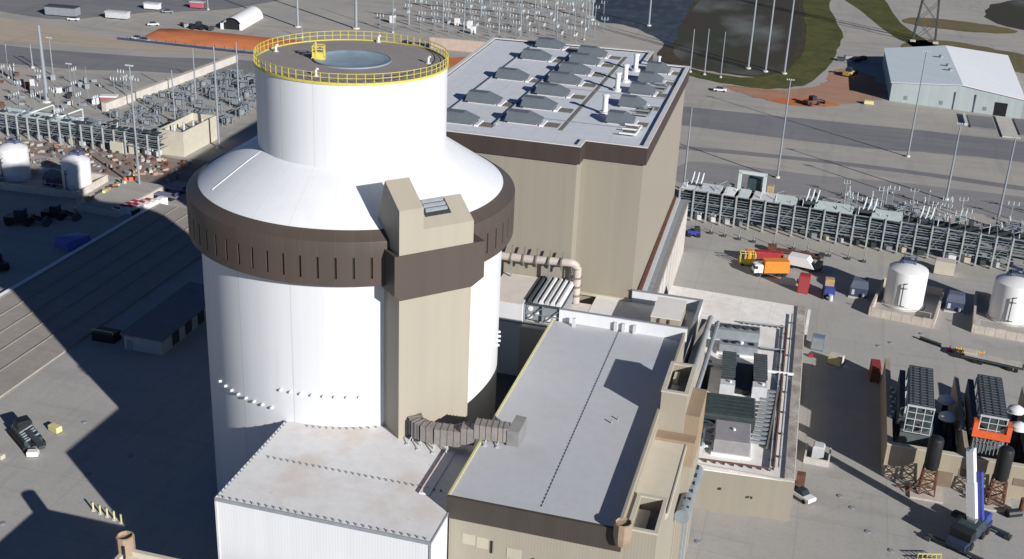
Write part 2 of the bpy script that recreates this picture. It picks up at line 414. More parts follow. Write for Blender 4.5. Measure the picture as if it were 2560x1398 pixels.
# elevator tower on the side of the cylinder (local frame: x outwards, y along the face)
PH = -.7493
et = Matrix.Rotation(PH, 4, 'Z')
def loc_et(mb_):
    mb_.v = [tuple(et @ Vector(p)) for p in mb_.v]; return mb_
FR = 25.79
def part_et(mb_, name, mat, parent=sb): return loc_et(mb_).build(name, mat, parent)
part_et(MB().box(20.5, FR, -5.38, 5.38, 0, 44.6), 'elevator_shaft', TANL)
mb = MB()
ol = [(-5.40, 44.25), (5.40, 44.25), (7.25, 45.35), (7.25, 50.55), (-6.1, 50.55), (-6.1, 45.0)]
mb.add([(21.0, y, z) for y, z in ol]+[(FR+.12, y, z) for y, z in ol], [tuple(range(5, -1, -1)), tuple(range(6, 12))]+[(i, (i+1) % 6, 6+(i+1) % 6, 6+i) for i in range(6)])
part_et(mb, 'corbel', siding('brown_corbel', (.078, .061, .051), 1.5, .02))
house = part_et(MB().hexa([(18.5, -5.4, 50.5), (FR, -5.4, 50.5), (FR, -1.95, 50.5), (18.5, -1.95, 50.5)], [(21.6, -5.4, 59.4), (FR, -5.4, 56.6), (FR, -1.95, 56.6), (21.6, -1.95, 59.4)])
                .hexa([(18.5, -1.949, 50.5), (FR, -1.949, 50.5), (FR, 5.5, 50.5), (18.5, 5.5, 50.5)], [(22.0, -1.949, 56.2), (FR, -1.949, 53.65), (FR, 5.5, 53.65), (22.0, 5.5, 56.2)]), 'machine_house', TANL)
def slope(x): return 56.2+(x-22.0)*(53.65-56.2)/(FR-22.0)
mb = MB()
for k in range(3):
    x = 22.35+k*.6
    mb.hexa([(x, -.6, slope(x)-.1), (x+.28, -.6, slope(x+.28)-.1), (x+.28, 2.6, slope(x+.28)-.1), (x, 2.6, slope(x)-.1)], [(x, -.6, slope(x)+.35), (x+.28, -.6, slope(x+.28)+.35), (x+.28, 2.6, slope(x+.28)+.35), (x, 2.6, slope(x)+.35)])
part_et(mb, 'roof_louver', GREY, house)
part_et(MB().hexa([(22.3, -.9, slope(22.3)-.05), (24.3, -.9, slope(24.3)-.05), (24.3, 2.9, slope(24.3)-.05), (22.3, 2.9, slope(22.3)-.05)], [(22.3, -.9, slope(22.3)+.1), (24.3, -.9, slope(24.3)+.1), (24.3, 2.9, slope(24.3)+.1), (22.3, 2.9, slope(22.3)+.1)]), 'louver_well', LOUV, house)
# things on the deck
t = thing('service_davit', 'yellow caged ladder stand on the brown top deck of the white cylinder', 'access stand', (-4.5, -1.2, 69.78), .3)
mb = MB().box(-.95, .95, -.75, .75, 0, .3).box(-.75, .75, -.6, .6, .3, 1.0); mb.build('cabinet', YEL, t)
mb = MB()
for x in (-.8, .8):
    for y in (-.6, .6): mb.bar((x, y, .25), (x, y, 1.9), .12)
for z in (1.45, 1.9):
    for y in (-.6, .6): mb.bar((-.8, y, z), (.8, y, z), .1)
    for x in (-.8, .8): mb.bar((x, -.6, z), (x, .6, z), .1)
mb.bar((-.3, -.6, .3), (-.3, -.6, 2.5), .2)
mb.build('cage', YEL, t)
for (x, y), lb in (((-11.8, .3), 'small white pipe vent by the railing left of the yellow deck stand'), ((-1.0, 12.6), 'small white pipe vent at the far railing of the brown top deck'), ((10.3, 2.9), 'small white pipe vent right of the blue roof screen on the deck'), ((-.8, -10.4), 'small white pipe vent nearest the front railing of the top deck')):
    t = thing('deck_vent', lb, 'vent', (x, y, 69.75), 0, 'pipe vents on the tank deck')
    MB().cyl(0, 0, 0, .1, .4, n=10).build('flange', LGREY, t); MB().tube([(0, 0, .08), (0, 0, .75), (.12, 0, .95), (.35, 0, .95)], .16, 8).build('pipe', WPAINT, t)

# ================================================================== TURBINE BUILDING
ZT = 45.9; ox, oy = 8, 50.4
fp = [(-15.0, 50.4), (22.8, 50.4), (22.8, 54.7), (34.3, 54.7), (32.7, 122.6), (22.3, 122.3), (22.1, 134.8), (-17.2, 132.6)]
tb = thing('turbine_building', 'big tan turbine hall with brown fascia and pale roof of vent hoods', 'building', (ox, oy, 0))
MB().prism(off(fp, ox, oy), 0, 43.2).build('wall', TAN, tb)
def inset(poly, d):
    n = len(poly); out = []
    for i in range(n):
        a, b, c = Vector(poly[i-1]), Vector(poly[i]), Vector(poly[(i+1) % n])
        e1 = (b-a).normalized(); e2 = (c-b).normalized()
        n1 = Vector((-e1.y, e1.x)); n2 = Vector((-e2.y, e2.x))
        k = (n1+n2)/(1+n1.dot(n2)); out.append(tuple(b+k*d))
    return out
def ring_wall(mb_, outer, inner, z0, z1):
    n = len(outer)
    mb_.add([(x, y, z0) for x, y in outer]+[(x, y, z1) for x, y in outer]+[(x, y, z1) for x, y in inner]+[(x, y, z0) for x, y in inner],
            [f for i in range(n) for j in [(i+1) % n] for f in ((i, j, n+j, n+i), (n+i, n+j, 2*n+j, 2*n+i), (2*n+i, 2*n+j, 3*n+j, 3*n+i), (3*n+i, 3*n+j, j, i))])
    return mb_
fo = inset(off(fp, ox, oy), -.55); fi = inset(off(fp, ox, oy), .25)
ring_wall(MB(), fo, fi, 42.5, ZT-.12).build('fascia', BROWN, tb)
ring_wall(MB(), inset(off(fp, ox, oy), -.6), inset(off(fp, ox, oy), .35), ZT-.118, ZT+.05).build('coping', M('pale_coping', (.60, .59, .58), .6, .08), tb)
MB().prism(inset(off(fp, ox, oy), .3), ZT-.6, ZT-.42).build('roof', TROOF, tb)
RZ = ZT-.42
def vent_hood(lb, loc, kind):
    t = thing('roof_ventilator', lb, 'roof vent', loc, 0, 'ventilators on the pale roof')
    mb = MB().box(-2.9, 2.9, -1.9, 1.9, 0, .7); mb.build('curb', LGREY, t)
    mb = MB(); z0, z1 = .75, 2.1
    mb.hexa([(-3.3, -2.3, z0), (3.3, -2.3, z0), (3.3, 2.3, z0), (-3.3, 2.3, z0)], [(-3.1, -1.1, z1), (.9, -1.1, z1), (.9, 1.1, z1), (-3.1, 1.1, z1)])
    mb.box(-3.35, 3.35, -2.35, 2.35, .45, z0-.004); mb.build('hood', HOOD, t)
    MB().box(-3.4, -2.901, -1.8, 1.8, .1, .446).build('shaded_end', HOOD_SHADE, t)  # dark block painting the shaded end of the hood
    MB().bev(3.4, 4.2, -1.9, 1.9, 0, .3).build('duct_stub', WPAINT, t)
    MB().box(4.3, 7.0, -1.7, 1.3, 0, .12).build('walkway_pad', PAD, t)
    return t
mid = [63, 74.5, 86, 97, 107, 117.4, 126, 131.3]
ordn = ['first', 'second', 'third', 'fourth', 'fifth', 'sixth', 'seventh', 'eighth']
v0 = None
for i, y in enumerate(mid[:7]):
    lb = f'grey hip roof vent in the middle row, {ordn[i]} from the tan front wall'
    if v0 is None: v0 = vent_hood(lb, (9.3, y, RZ), 0)
    else: dup(v0, (9.3, y, RZ), 0, lb)
for i, y in enumerate([58, 74, 95.5, 116.5, 130.3]):
    dup(v0, (-2.2, y, RZ), 0, f'grey hip roof vent in the left row, {ordn[i]} from the tan front wall')
for i, y in enumerate([70.5, 83.5, 95, 106, 116.3]):
    dup(v0, (26.8, y, RZ), 0, f'grey hip roof vent in the right row by white stacks, {ordn[i]} from the front', scale=(.78, 1, 1))
pn = ['nearest the front', 'second from the front', 'third from the front', 'farthest back']
p0 = None
for i, (x, y) in enumerate([(22.6, 75.5), (21.4, 95), (21.5, 103.5), (21.8, 115)]):
    lb = f'white round exhaust stack on the turbine roof, {pn[i]}'
    if p0 is None:
        p0 = thing('exhaust_stack', lb, 'exhaust stack', (x, y, RZ), 0, 'white exhaust stacks on the roof')
        MB().cyl(0, 0, 0, .5, 1.1, n=14).build('base', LGREY, p0); MB().cyl(0, 0, .45, 3.5, .55, n=16).build('pipe', WPAINT, p0, True)
        MB().lathe([(.55, 3.5), (.75, 3.6), (.75, 3.85), (.45, 4.0)], 16, capt=True).build('cap', WPAINT, p0, True)
    else: dup(p0, (x, y, RZ), 0, lb)
t = tag(MB().cyl(0, 0, 0, 2.3, .32, n=10).cyl(0, 0, 2.3, 2.6, .45, n=10).build('pipe_vent', WPAINT, loc=(26.2, 121, RZ)), 'slim white pipe vent by the far right roof corner of the turbine hall', 'vent')
# walkway pads and conduits on the roof
t = thing('roof_walkway', 'long brown paved walkway strip along the middle of the pale roof', 'walkway', (17.2, 92, RZ))
MB().box(-.35, .35, -32, 36, .002, .1).build('strip', PAD, t)
t = thing('roof_conduit', 'grey conduit line along the left side of the middle vent hoods', 'conduit', (4.6, 92, RZ))
MB().bar((0, -34, .3), (0, 36, .3), .28).build('pipe', GREY, t)
mb = MB()
for k in range(12): mb.box(-.3, .3, -33+k*6, -32.7+k*6, 0, .2)
mb.build('support', LGREY, t)
t = thing('roof_conduit', 'grey conduit line joining the left row of vent hoods', 'conduit', (-6.4, 92, RZ))
MB().bar((0, -34, .3), (0, 36, .3), .26).build('pipe', GREY, t)
for i, y in enumerate((66.5, 92, 109)):
    tag(MB().box(0, 27, -.14, .14, 0, .14).build('roof_joint_strip', GREY, loc=(5+i*.3, y, RZ)), ['thin grey joint strip across the pale roof nearest the front', 'thin grey joint strip across the middle of the pale roof', 'thin grey joint strip across the pale roof farthest back'][i], 'roof strip')
for i, (y, sx) in enumerate(((64.5, 1), (79, 1), (100, 1))):
    t = thing('pipe_loop', ['low white and grey pipe loop at the front right of the pale roof', 'low grey pipe loop at the middle right edge of the pale roof', 'low grey pipe loop at the far right edge of the pale roof'][i], 'pipework', (30.4, y, RZ))
    mb = MB()
    for a, b in (((-2.2, -3.2), (1.0, -3.2)), ((1.0, -3.2), (1.0, 3.2)), ((-2.2, 3.2), (1.0, 3.2)), ((-2.2, 0), (1.0, 0))): mb.tube([(*a, .5), (*b, .5)], .2, 6)
    mb.build('pipe', [WPAINT, GREY, GREY][i], t)
    MB().box(-1.8, .4, -2.6, -1, 0, .4).box(-1.8, .4, .8, 2.4, 0, .4).build('curb', PAD, t)

# lean-to gallery along the right wall
t = thing('lean_to_gallery', 'long low grey gallery along the foot of the tan turbine hall right wall', 'building', (34.6, 60, 0))
MB().hexa([(-.2, -1, 0), (3.6, -1, 0), (1.8, 62, 0), (-1.9, 62, 0)], [(-.2, -1, 13.2), (3.6, -1, 12.6), (1.8, 62, 12.6), (-1.9, 62, 13.2)]).build('wall', CONC, t)
for k, (a, b, z, mt) in enumerate(((-.15, .55, 14.2, BROWNR), (.6, 1.5, 13.9, LGREY), (1.55, 2.5, 13.6, GREY), (2.55, 3.5, 13.3, DUCT))):
    MB().hexa([(a, -1, z-.8), (b, -1, z-.8), (b-1.75, 62, z-.8), (a-1.75, 62, z-.8)], [(a, -1, z), (b, -1, z), (b-1.75, 62, z), (a-1.75, 62, z)]).build('cable_tray', mt, t)
mb = MB()
for k in range(9): mb.bar((3.55-.22*k, k*7, 0), (3.55-.22*k, k*7, 13.2), .3)
mb.build('bracing', GREY, t)

# ================================================================== ANNEX BUILDING
ax, ay = 37, -8
xa, xr, ya, yb, za = 27.1, 48.7, -35.2, 18.9, 25.63
an = thing('annex_building', 'long tan annex block with grey roof and brown front fascia right of the cylinder', 'building', (ax, ay, 0))
def L(mb_): mb_.v = [(x-ax, y-ay, z) for x, y, z in mb_.v]; return mb_
L(MB().box(xa, xr, ya, yb, 0, za-.3)).build('wall', TANL, an)
L(MB().box(xa-.25, xr+.12, ya-.45, ya-.002, za-3.0, za+.12)).build('fascia', siding('dark_bronze_fascia', (.062, .054, .044), 1.5, .03), an)
L(MB().box(xa+.02, xr-.3, ya+.01, yb-.3, za-.299, za)).build('roof', AROOF, an)
L(MB().box(xa-.28, xa+.02, ya-.001, yb, za-1.0, za+.16)).build('roof_curb', PALEY, an)
L(MB().box(xr-.35, xr, ya+.05, yb, za-.05, za+1.45)).build('side_parapet', TANL, an)
rp = L(MB().box(xa+.9, xr+.2, yb-.25, yb+.15, za-.2, za+2.1)).build('rear_parapet', WSIDE, an)
L(MB().box(xa+.85, xr+.25, yb-.3, yb+.2, za+2.1, za+2.22)).build('parapet_cap', GREY, rp)
mb = MB()
for k in range(62):
    y = -33.8+k*.85; x = 38.4-.006*k
    mb.box(x-.07, x+.07, y, y+.34, za+.001, za+.06)
mb.hexa([(38.38, -33.8, za+.001), (38.42, -33.8, za+.001), (38.06, 18.6, za+.001), (38.02, 18.6, za+.001)], [(38.38, -33.8, za+.03), (38.42, -33.8, za+.03), (38.06, 18.6, za+.03), (38.02, 18.6, za+.03)])
L(mb).build('roof_seam', DSTEEL, an)
for x, y in ((30.5, 17.4), (38.5, 18.3), (40.3, 18.3), (37.2, 18.3)):
    L(MB().box(x, x+.5, y-.15, y+.35, za, za+1.5)).build('access_post', LGREY, an)
for i, (x0, x1, z0, z1) in enumerate(((28.9, 30.6, 19.0, 20.5), (30.75, 32.3, 18.8, 20.4), (34.7, 36.6, 18.2, 19.7))):
    L(MB().box(x0, x1, ya-.05, ya-.003, z0, z1)).build('wall_panel', siding('cut_wall_panel', (.46, .42, .33), 3, .02), an)
for i, (x, z) in enumerate(((32.6, 19.3), (38.0, 18.0))):
    L(MB().box(x, x+.25, ya-.12, ya-.003, z-.9, z+.9)).build('wall_slot', BLACK, an)
for x, y in ((42.6, -11), (43.3, -9.8)): L(MB().cyl(x, y, za, za+.5, .12)).build('roof_drain', GREY, an)
L(MB().bar((48.8, -6, 27.1), (48.8, -6, 27.6), .3)).build('roof_light', WPAINT, an)
# stair tower with open top, ledges and second shaft
tw = L(MB().box(xr+.005, 52.3, -7.4, -7.0, 0, 29.9).box(xr+.005, 52.3, 1.4, 1.8, 0, 29.9).box(xr+.005, xr+.4, -7.0, 1.4, 0, 29.9).box(51.9, 52.3, -7.0, 1.4, 0, 29.9)).build('stair_tower', TANL, an)
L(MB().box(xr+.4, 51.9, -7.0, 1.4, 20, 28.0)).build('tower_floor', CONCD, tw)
L(MB().box(xr+.9, 50.6, -5.6, -3.0, 28.0, 28.9).box(xr+.8, 50.2, -1.5, .6, 28.0, 29.2)).build('duct_top', CREAM, tw)
ring_wall(MB(), [(xr-.08-ax, -7.5-ay), (52.4-ax, -7.5-ay), (52.4-ax, 1.9-ay), (xr-.08-ax, 1.9-ay)], [(xr+.45-ax, -6.9-ay), (51.8-ax, -6.9-ay), (51.8-ax, 1.3-ay), (xr+.45-ax, 1.3-ay)], 29.9, 30.15).build('rim', CREAM, tw)
L(MB().box(52.305, 54.3, -7.39, 1.0, 20, 26.9)).build('side_shaft', SOFFIT, an)
L(MB().box(52.305, 54.25, -7.35, .95, 0, 19.99)).build('side_shaft_base', TANL, an)
L(MB().box(xr+.004, 54.2, -9.6, -7.405, 20, 23.9)).build('landing', SOFFIT, an)
L(MB().box(xr+.004, 54.1, -9.55, -7.41, 0, 19.99)).build('landing_base', TANL, an)
L(MB().box(xr+.1, 52.2, -10.4, -9.605, 22.9, 23.4)).build('landing_ledge', TANL, an)
L(MB().box(xr+.003, 52.9, -27.2, -9.604, 0, 22.6)).build('side_wing', TANL, an)
L(MB().box(xr+.006, 53.0, -27.15, -9.65, 22.6, 23.5)).build('side_wing_roof', roofing('tan_roof_membrane', (.60, .545, .43), (.5, .44, .34), .04), an)
L(MB().box(53.002, 53.2, -27.1, -9.7, 22.9, 23.6)).build('side_wing_curb', CREAM, an)
sw = L(MB().box(49.3, 52.9, -35.0, -34.6, 0, 25.6).box(49.3, 52.9, -27.6, -27.205, 0, 25.6).box(49.3, 49.65, -34.6, -27.6, 0, 25.6).box(52.55, 52.9, -34.6, -27.6, 0, 25.6)).build('open_shaft', TANL, an)
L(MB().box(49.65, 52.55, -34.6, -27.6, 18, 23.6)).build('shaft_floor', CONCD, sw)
L(MB().box(49.7, 51.2, -33.2, -28.6, 23.6, 24.5)).build('air_handler', CREAM, sw)
ring_wall(MB(), [(49.2-ax, -35.1-ay), (53.0-ax, -35.1-ay), (53.0-ax, -27.1-ay), (49.2-ax, -27.1-ay)], [(49.7-ax, -34.55-ay), (52.5-ax, -34.55-ay), (52.5-ax, -27.65-ay), (49.7-ax, -27.65-ay)], 25.6, 25.85).build('rim', CREAM, sw)
L(MB().box(xr+.002, 49.29, -35, -27.3, 0, za)).build('side_pier', TANL, an)
L(MB().lathe([(.8, 24.0), (1.0, 24.6), (1.1, 25.2), (1.1, 27.0), (.95, 27.1), (.9, 26.8), (.1, 26.7)], 10, (48.9, -35.8))).build('corner_stack', SOFFIT, an)
L(MB().box(xr+.003, 50.0, 1.9, 47, 0, 17.0)).build('rear_wing', CONCD, an)
L(MB().tube([(50.4, 3, 20.9), (50.4, 46, 17.9)], .5, 12)).build('header_pipe', M('dull_pipe_lagging', (.30, .30, .295), .6, .15), an)
L(MB().tube([(51.8, 4, 20.0), (51.8, 46, 17.2)], .4, 8)).build('header_pipe', GREY, an)
# perforated round duct against the wall
t = thing('silencer_duct', 'grey round perforated duct leaning against the tan annex wall', 'duct', (54.2, -8, 0))
MB().tube([(.1, 7.2, 14.3), (-.2, -6.8, 15.2)], 1.05, 14).build('shell', STEEL, t, True)
mb = MB()
for k in range(6):
    for dx in (-.35, .35): mb.box(dx-.14, dx+.14, -5.6+k*2.2, -5.25+k*2.2, 15.6, 16.12)
mb.build('port', BLACK, t)
mb = MB()
for k in range(3): mb.bar((0, -5+k*5, 0), (0, -5+k*5, 14.3), .3)
mb.build('support', STEEL, t)

# rear low block between annex and turbine hall
rb = thing('rear_link_block', 'low block with cream roof between the annex and the turbine hall', 'building', (32, 36, 0))
def L2(mb_): mb_.v = [(x-32, y-36, z) for x, y, z in mb_.v]; return mb_
L2(MB().box(xa+.4, 47.9, yb+.16, 54.6, 0, 14.9)).build('wall', TANL, rb)
L2(MB().box(10.0, 17.2, 37.0, 50.3, 0, 18.85)).build('side_block', WSIDE, rb)
L2(MB().box(17.204, xa+.395, 36.0, 50.3, 0, 14.9)).build('wall', CREAM, rb)
L2(MB().box(xa+.5, 47.6, yb+.3, 54.3, 14.9, 15.05)).build('roof', roofing('cream_roof', (.74, .72, .69), (.60, .55, .50), .04, None, .7, .4), rb)
L2(MB().box(10.0, 17.2, 37.0, 50.25, 18.85, 19.0)).build('roof', roofing('cream_low_roof', (.66, .61, .54), (.54, .47, .40), .06, None, .8, .5), rb)
L2(MB().box(17.21, xa+.39, 36.1, 50.2, 14.9, 15.0)).build('roof', MATS['cream_low_roof'], rb)
L2(MB().box(34.5, 47.9, 54.1, 54.59, 14.9, 17.4)).build('rear_parapet', WSIDE, rb)
L2(MB().box(47.5, 47.95, yb+.3, 54.59, 14.9, 17.4)).build('side_parapet', WSIDE, rb)
L2(MB().box(34.4, 48.0, 54.0, 54.65, 17.4, 17.52).box(47.42, 48.02, yb+.25, 53.99, 17.4, 17.52)).build('parapet_cap', GREY, rb)
L2(MB().box(9.9, 26.5, 36.6, 36.75, 15.3, 15.6)).build('ledge_pipe', GREY, rb)
L2(MB().box(40.2, 45.4, 40.5, 49.5, 15.05, 18.9)).build('penthouse', TANL, rb)
L2(MB().box(40.1, 45.5, 40.4, 49.6, 18.9, 19.0)).build('penthouse_roof', MATS['cream_roof'], rb)
for x in (41.6, 43.4): L2(MB().box(x, x+.25, 40.2, 40.49, 15.1, 18.8)).build('penthouse_post', BROWNR, rb)
L2(MB().box(23.0, 34.3, 53.95, 54.55, 15.06, 15.5)).build('wall_curb', CREAM, rb)
# void below: service level between cylinder and annex
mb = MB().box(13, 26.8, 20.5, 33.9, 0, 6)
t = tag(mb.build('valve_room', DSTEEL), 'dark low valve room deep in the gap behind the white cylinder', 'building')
t = thing('duct_riser', 'grey ribbed duct riser in the dark gap left of the annex roof', 'duct', (25.6, 26.5, 6))
MB().box(-.9, .9, -4, 4, 0, 7.5).build('casing', GREY, t)
mb = MB()
for k in range(6): mb.box(-1.05, 1.05, -4.1, 4.1, .8+k*1.2, 1.0+k*1.2)
mb.build('rib', LGREY, t)
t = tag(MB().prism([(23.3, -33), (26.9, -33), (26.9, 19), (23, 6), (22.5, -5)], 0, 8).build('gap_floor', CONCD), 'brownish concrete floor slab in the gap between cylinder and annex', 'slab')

# cooler unit with ridged top on the link roof
t = thing('air_cooler', 'ridged white topped cooler with fans on its grey front behind the cylinder', 'cooler', (20.8, 44, 15.0))
MB().box(-3.2, 3.2, -5.6, 6.2, .6, 3.6).build('casing', GREY, t)
MB().box(-3.5, 3.5, -5.9, 6.3, 3.604, 3.85).build('deck_frame', DSTEEL, t)
for k in range(6):
    x = -3.2+k*1.08
    MB().hexa([(x, -5.4, 3.854), (x+1.0, -5.4, 3.854), (x+1.0, 6.0, 3.854), (x, 6.0, 3.854)], [(x+.3, -5.4, 4.6), (x+.7, -5.4, 4.6), (x+.7, 6.0, 4.6), (x+.3, 6.0, 4.6)]).build('louver_bank', [DSTEEL, GREY, WPAINT, LGREY, WPAINT, WPAINT][k], t)
mb = MB()
for x in (-3.4, 0, 3.4): mb.bar((x, -6.0, 0), (x, -6.0, 3.7), .25)
mb.bar((-3.4, -6.0, .2), (0, -6.0, 3.5), .15).bar((0, -6.0, .2), (3.4, -6.0, 3.5), .15).bar((-3.6, -6.0, 1.9), (3.6, -6.0, 1.9), .15).bar((-3.6, -6.0, .2), (3.6, -6.0, .2), .2)
mb.build('frame', STEEL, t)
for x, z in ((-2.4, 2.8), (-2.4, 1.3), (-1.2, 2.0), (1.0, 1.2), (2.0, 1.7)):
    mb = MB(); m2 = MB(); m2.lathe([(.5, 0), (.5, .15), (.2, .2)], 12, capt=True); mb.add([(q[0]+x, -5.6-q[2], q[1]+z) for q in m2.v], m2.f); mb.build('fan', WPAINT, t)
t = thing('stair_frame', 'small brown steel stair frame by the annex roof rear corner', 'stair', (26.6, 31.5, 15))
mb = MB()
for k in range(7): mb.box(-.9, .9, -3+k*.5, -2.6+k*.5, -2+k*.5, -1.9+k*.5)
mb.build('tread', BROWNR, t)
mb = MB().bar((-.9, -3, -2), (-.9, .5, 1.5), .2).bar((.9, -3, -2), (.9, .5, 1.5), .2).bar((-.9, -3, -1), (-.9, .5, 2.6), .12).bar((.9, -3, -1), (.9, .5, 2.6), .12); mb.build('stringer', WOOD, t)

# steam pipe along the turbine hall front
t = thing('steam_pipe', 'large tan pipe with clamps running from the cylinder along the tan wall', 'pipe', (16, 48.5, 0))
pts = [(-8, 0, 23.0), (0, .3, 23.1), (6.8, .6, 23.4)]
arc = [(6.8+1.6*math.sin(a), .6+.5*math.sin(a), 23.4-1.6*(1-math.cos(a))) for a in [k*PI/12 for k in range(1, 7)]]
pts2 = pts+arc+[(8.4, 1.2, 15.2)]
MB().tube(pts2, .78, 14).build('pipe_run', M('lagged_pipe', (.46, .40, .36), .5, .12, .6), t, True)
for x in (-6.6, -4.3, -1.9, .6, 3.1, 5.5):
    mb = MB(); mb.tube([(x-.14, .2, 23.1+x*.035), (x+.14, .2, 23.1+x*.035)], 1.0, 12); mb.bar((x, .2, 23.6), (x, .6, 25.3), .28); mb.bar((x, .2, 22.4), (x, .2, 21.6), .25); mb.build('clamp', PAD, t)
for x, z in ((3.1, 15.0), (-4.3, 15.0)): MB().bar((x, .2, z), (x, .2, 22.4), .35).build('support', STEEL, t)
for z in (20.4, 18.6, 16.8): MB().lathe([(.8, z-.15), (1.0, z-.15), (1.0, z+.15), (.8, z+.15)], 14, (8.4, 1.15)).build('clamp', PAD, t)
mb = MB()
for dx in (-.95, -1.5): mb.bar((8.4+dx, .9, 15), (8.4+dx, .9, 22.6), .16)
for k in range(14): mb.bar((6.9, .9, 15.3+k*.5), (7.45, .9, 15.3+k*.5), .09)
mb.build('ladder', DSTEEL, t)

# ================================================================== WHITE AUXILIARY BLOCK
ob = (13, -32)
wb = thing('auxiliary_building', 'white flat roofed block in front of the cylinder with stained roof', 'building', (13, -32, 0))
def L3(mb_): mb_.v = [(x-13, y+32, z) for x, y, z in mb_.v]; return mb_
xw, yw, zw = -1.15, -42.2, 23.5
yl = -math.sqrt(22.1**2-xw**2)
arcp = [(22.12*math.cos(a), 22.12*math.sin(a)) for a in [-1.6228+k*(1.6228-.66)/14 for k in range(15)]]
poly = [(xw, yw), (27.1, yw), (27.1, -35.66), (26.82, -35.66), (26.82, -17.0), (17.6, -13.4)]
poly = [(xw, yw), (27.05, yw), (27.05, -35.7), (26.8, -35.7), (26.8, -15.0)]+[p for p in reversed(arcp)]
L3(MB().prism(poly, 0, zw-.2)).build('wall', WSIDE, wb)
L3(MB().prism(inset(poly, .02), zw-.2, zw)).build('roof', WROOF, wb)
L3(MB().box(xw-.12, 27.17, yw-.14, yw-.002, zw-.42, zw+.06)).build('eave_gutter', GREY, wb)
L3(MB().box(xw-.13, xw-.003, yw, yl+.3, zw-.25, zw+.06)).build('eave_gutter', WPAINT, wb)
L3(MB().box(27.055, 27.17, yw, -35.75, zw-.3, zw+.05)).build('eave_gutter', GREY, wb)
L3(MB().box(26.95, 27.15, yw-.13, yw-.004, 0, zw-.43)).build('corner_trim', GREY, wb)
L3(MB().box(xw-.15, xw+.1, yw-.13, yw-.003, 0, zw-.43)).build('corner_trim', LGREY, wb)
st0 = None
def stub(x, y, mat=GREY):
    global st0
    if st0 is None:
        st0 = MB().cyl(0, 0, 0, .26, .09, n=8).cyl(0, 0, 0, .05, .17, n=8).build('anchor_stub', mat, wb)
        st0.location = (x-13, y+32, zw); return
    c = st0.copy(); COL.objects.link(c); c.location = (x-13, y+32, zw); c.parent = wb
for k in range(28): stub(xw+.9+k*.985, yw+.3)
for k in range(27): stub(xw+2.0+k*.92, -31.6+.0*k)
for k in range(24): stub(xw+.15, yw+.5+k*.83)
for k in range(13): stub(2.2+k*.9, -math.sqrt(22.1**2-min(21, (2.2+k*.9))**2)-.55)
L3(MB().box(22.3, 23.7, -33, -22.2, zw+.001, zw+.16)).build('roof_walkway', M('pale_walkway', (.70, .68, .67), .7, .1), wb)
L3(MB().box(22.22, 22.298, -33, -22.2, zw+.001, zw+.3)).build('walkway_curb', BROWNR, wb)

# insulated duct crossing both roofs
t = thing('insulated_duct', 'grey insulated square duct curving over the white roof onto the annex roof', 'duct', (20, -21, 23.5))
path = [(-3.5, 3.2), (-3.2, 1.4), (-2.4, .2), (-1.2, -.4), (.6, -.6), (2.4, -.4), (4.2, -.2), (6.0, .0), (7.6, .15), (9.2, .3), (10.6, .5)]
for i in range(len(path)-1):
    a, b = Vector(path[i]), Vector(path[i+1]); d = (b-a).normalized(); nrm = Vector((-d.y, d.x))*.95
    z0, z1 = (.9, 3.2) if i < 7 else (2.5, 4.6)
    if i == 6: z0, z1 = 1.4, 3.8
    a = a+d*.04; b = b-d*.04
    MB().hexa([(*(a-nrm), z0), (*(b-nrm), z0), (*(b+nrm), z0), (*(a+nrm), z0)], [(*(a-nrm), z1), (*(b-nrm), z1), (*(b+nrm), z1), (*(a+nrm), z1)]).build('duct_section', DUCT, t)
    mb = MB()
    for q in (a, (a+b)/2): 
        e0, e1 = q-d*.06, q+d*.06; nn = nrm*1.08
        mb.hexa([(*(e0-nn), z0-.08), (*(e1-nn), z0-.08), (*(e1+nn), z0-.08), (*(e0+nn), z0-.08)], [(*(e0-nn), z1+.08), (*(e1-nn), z1+.08), (*(e1+nn), z1+.08), (*(e0+nn), z1+.08)])
    mb.build('flange', M('duct_flange', (.22, .20, .19), .6, .15), t)
    if i > 0:
        zz = 0 if i < 7 else 2.15
        if i in (6, 7): continue
        mb = MB(); 
        for sgn in (-1, 1): mb.bar((*(a+nrm*sgn*.8), zz), (*(a+nrm*sgn*.8), z0), .13)
        o2 = a-nrm*1.9
        mb.bar((*o2, zz+.1), (*(a-nrm*.7), z0+.3), .1); mb.box(o2.x-.2, o2.x+.2, o2.y-.2, o2.y+.2, zz, zz+.15)
        mb.build('support', LGREY, t)
MB().hexa([(10.5, -.6, 2.2), (12.1, -.5, 2.2), (12.4, 2.4, 2.2), (10.9, 2.6, 2.2)], [(10.5, -.6, 4.4), (12.1, -.5, 4.4), (12.4, 2.4, 5.2), (10.9, 2.6, 5.2)]).build('end_hood', M('end_hood_sheet', (.21, .205, .20), .6, .2), t)
mb = MB()
for k in range(6): mb.box(-4.6, -2.3, 3.0+k*.35, 3.12+k*.35, 1.2+k*.28, 3.4+k*.3)
mb.build('bellows', DUCT, t)
MB().bar((-1.0, 1.6, .9), (3.6, 2.6, 2.4), .2).build('brace', LGREY, t)
MB().bar((4.2, 2.0, 0), (4.2, 2.0, 2.8), .35).build('post', GREY, t)

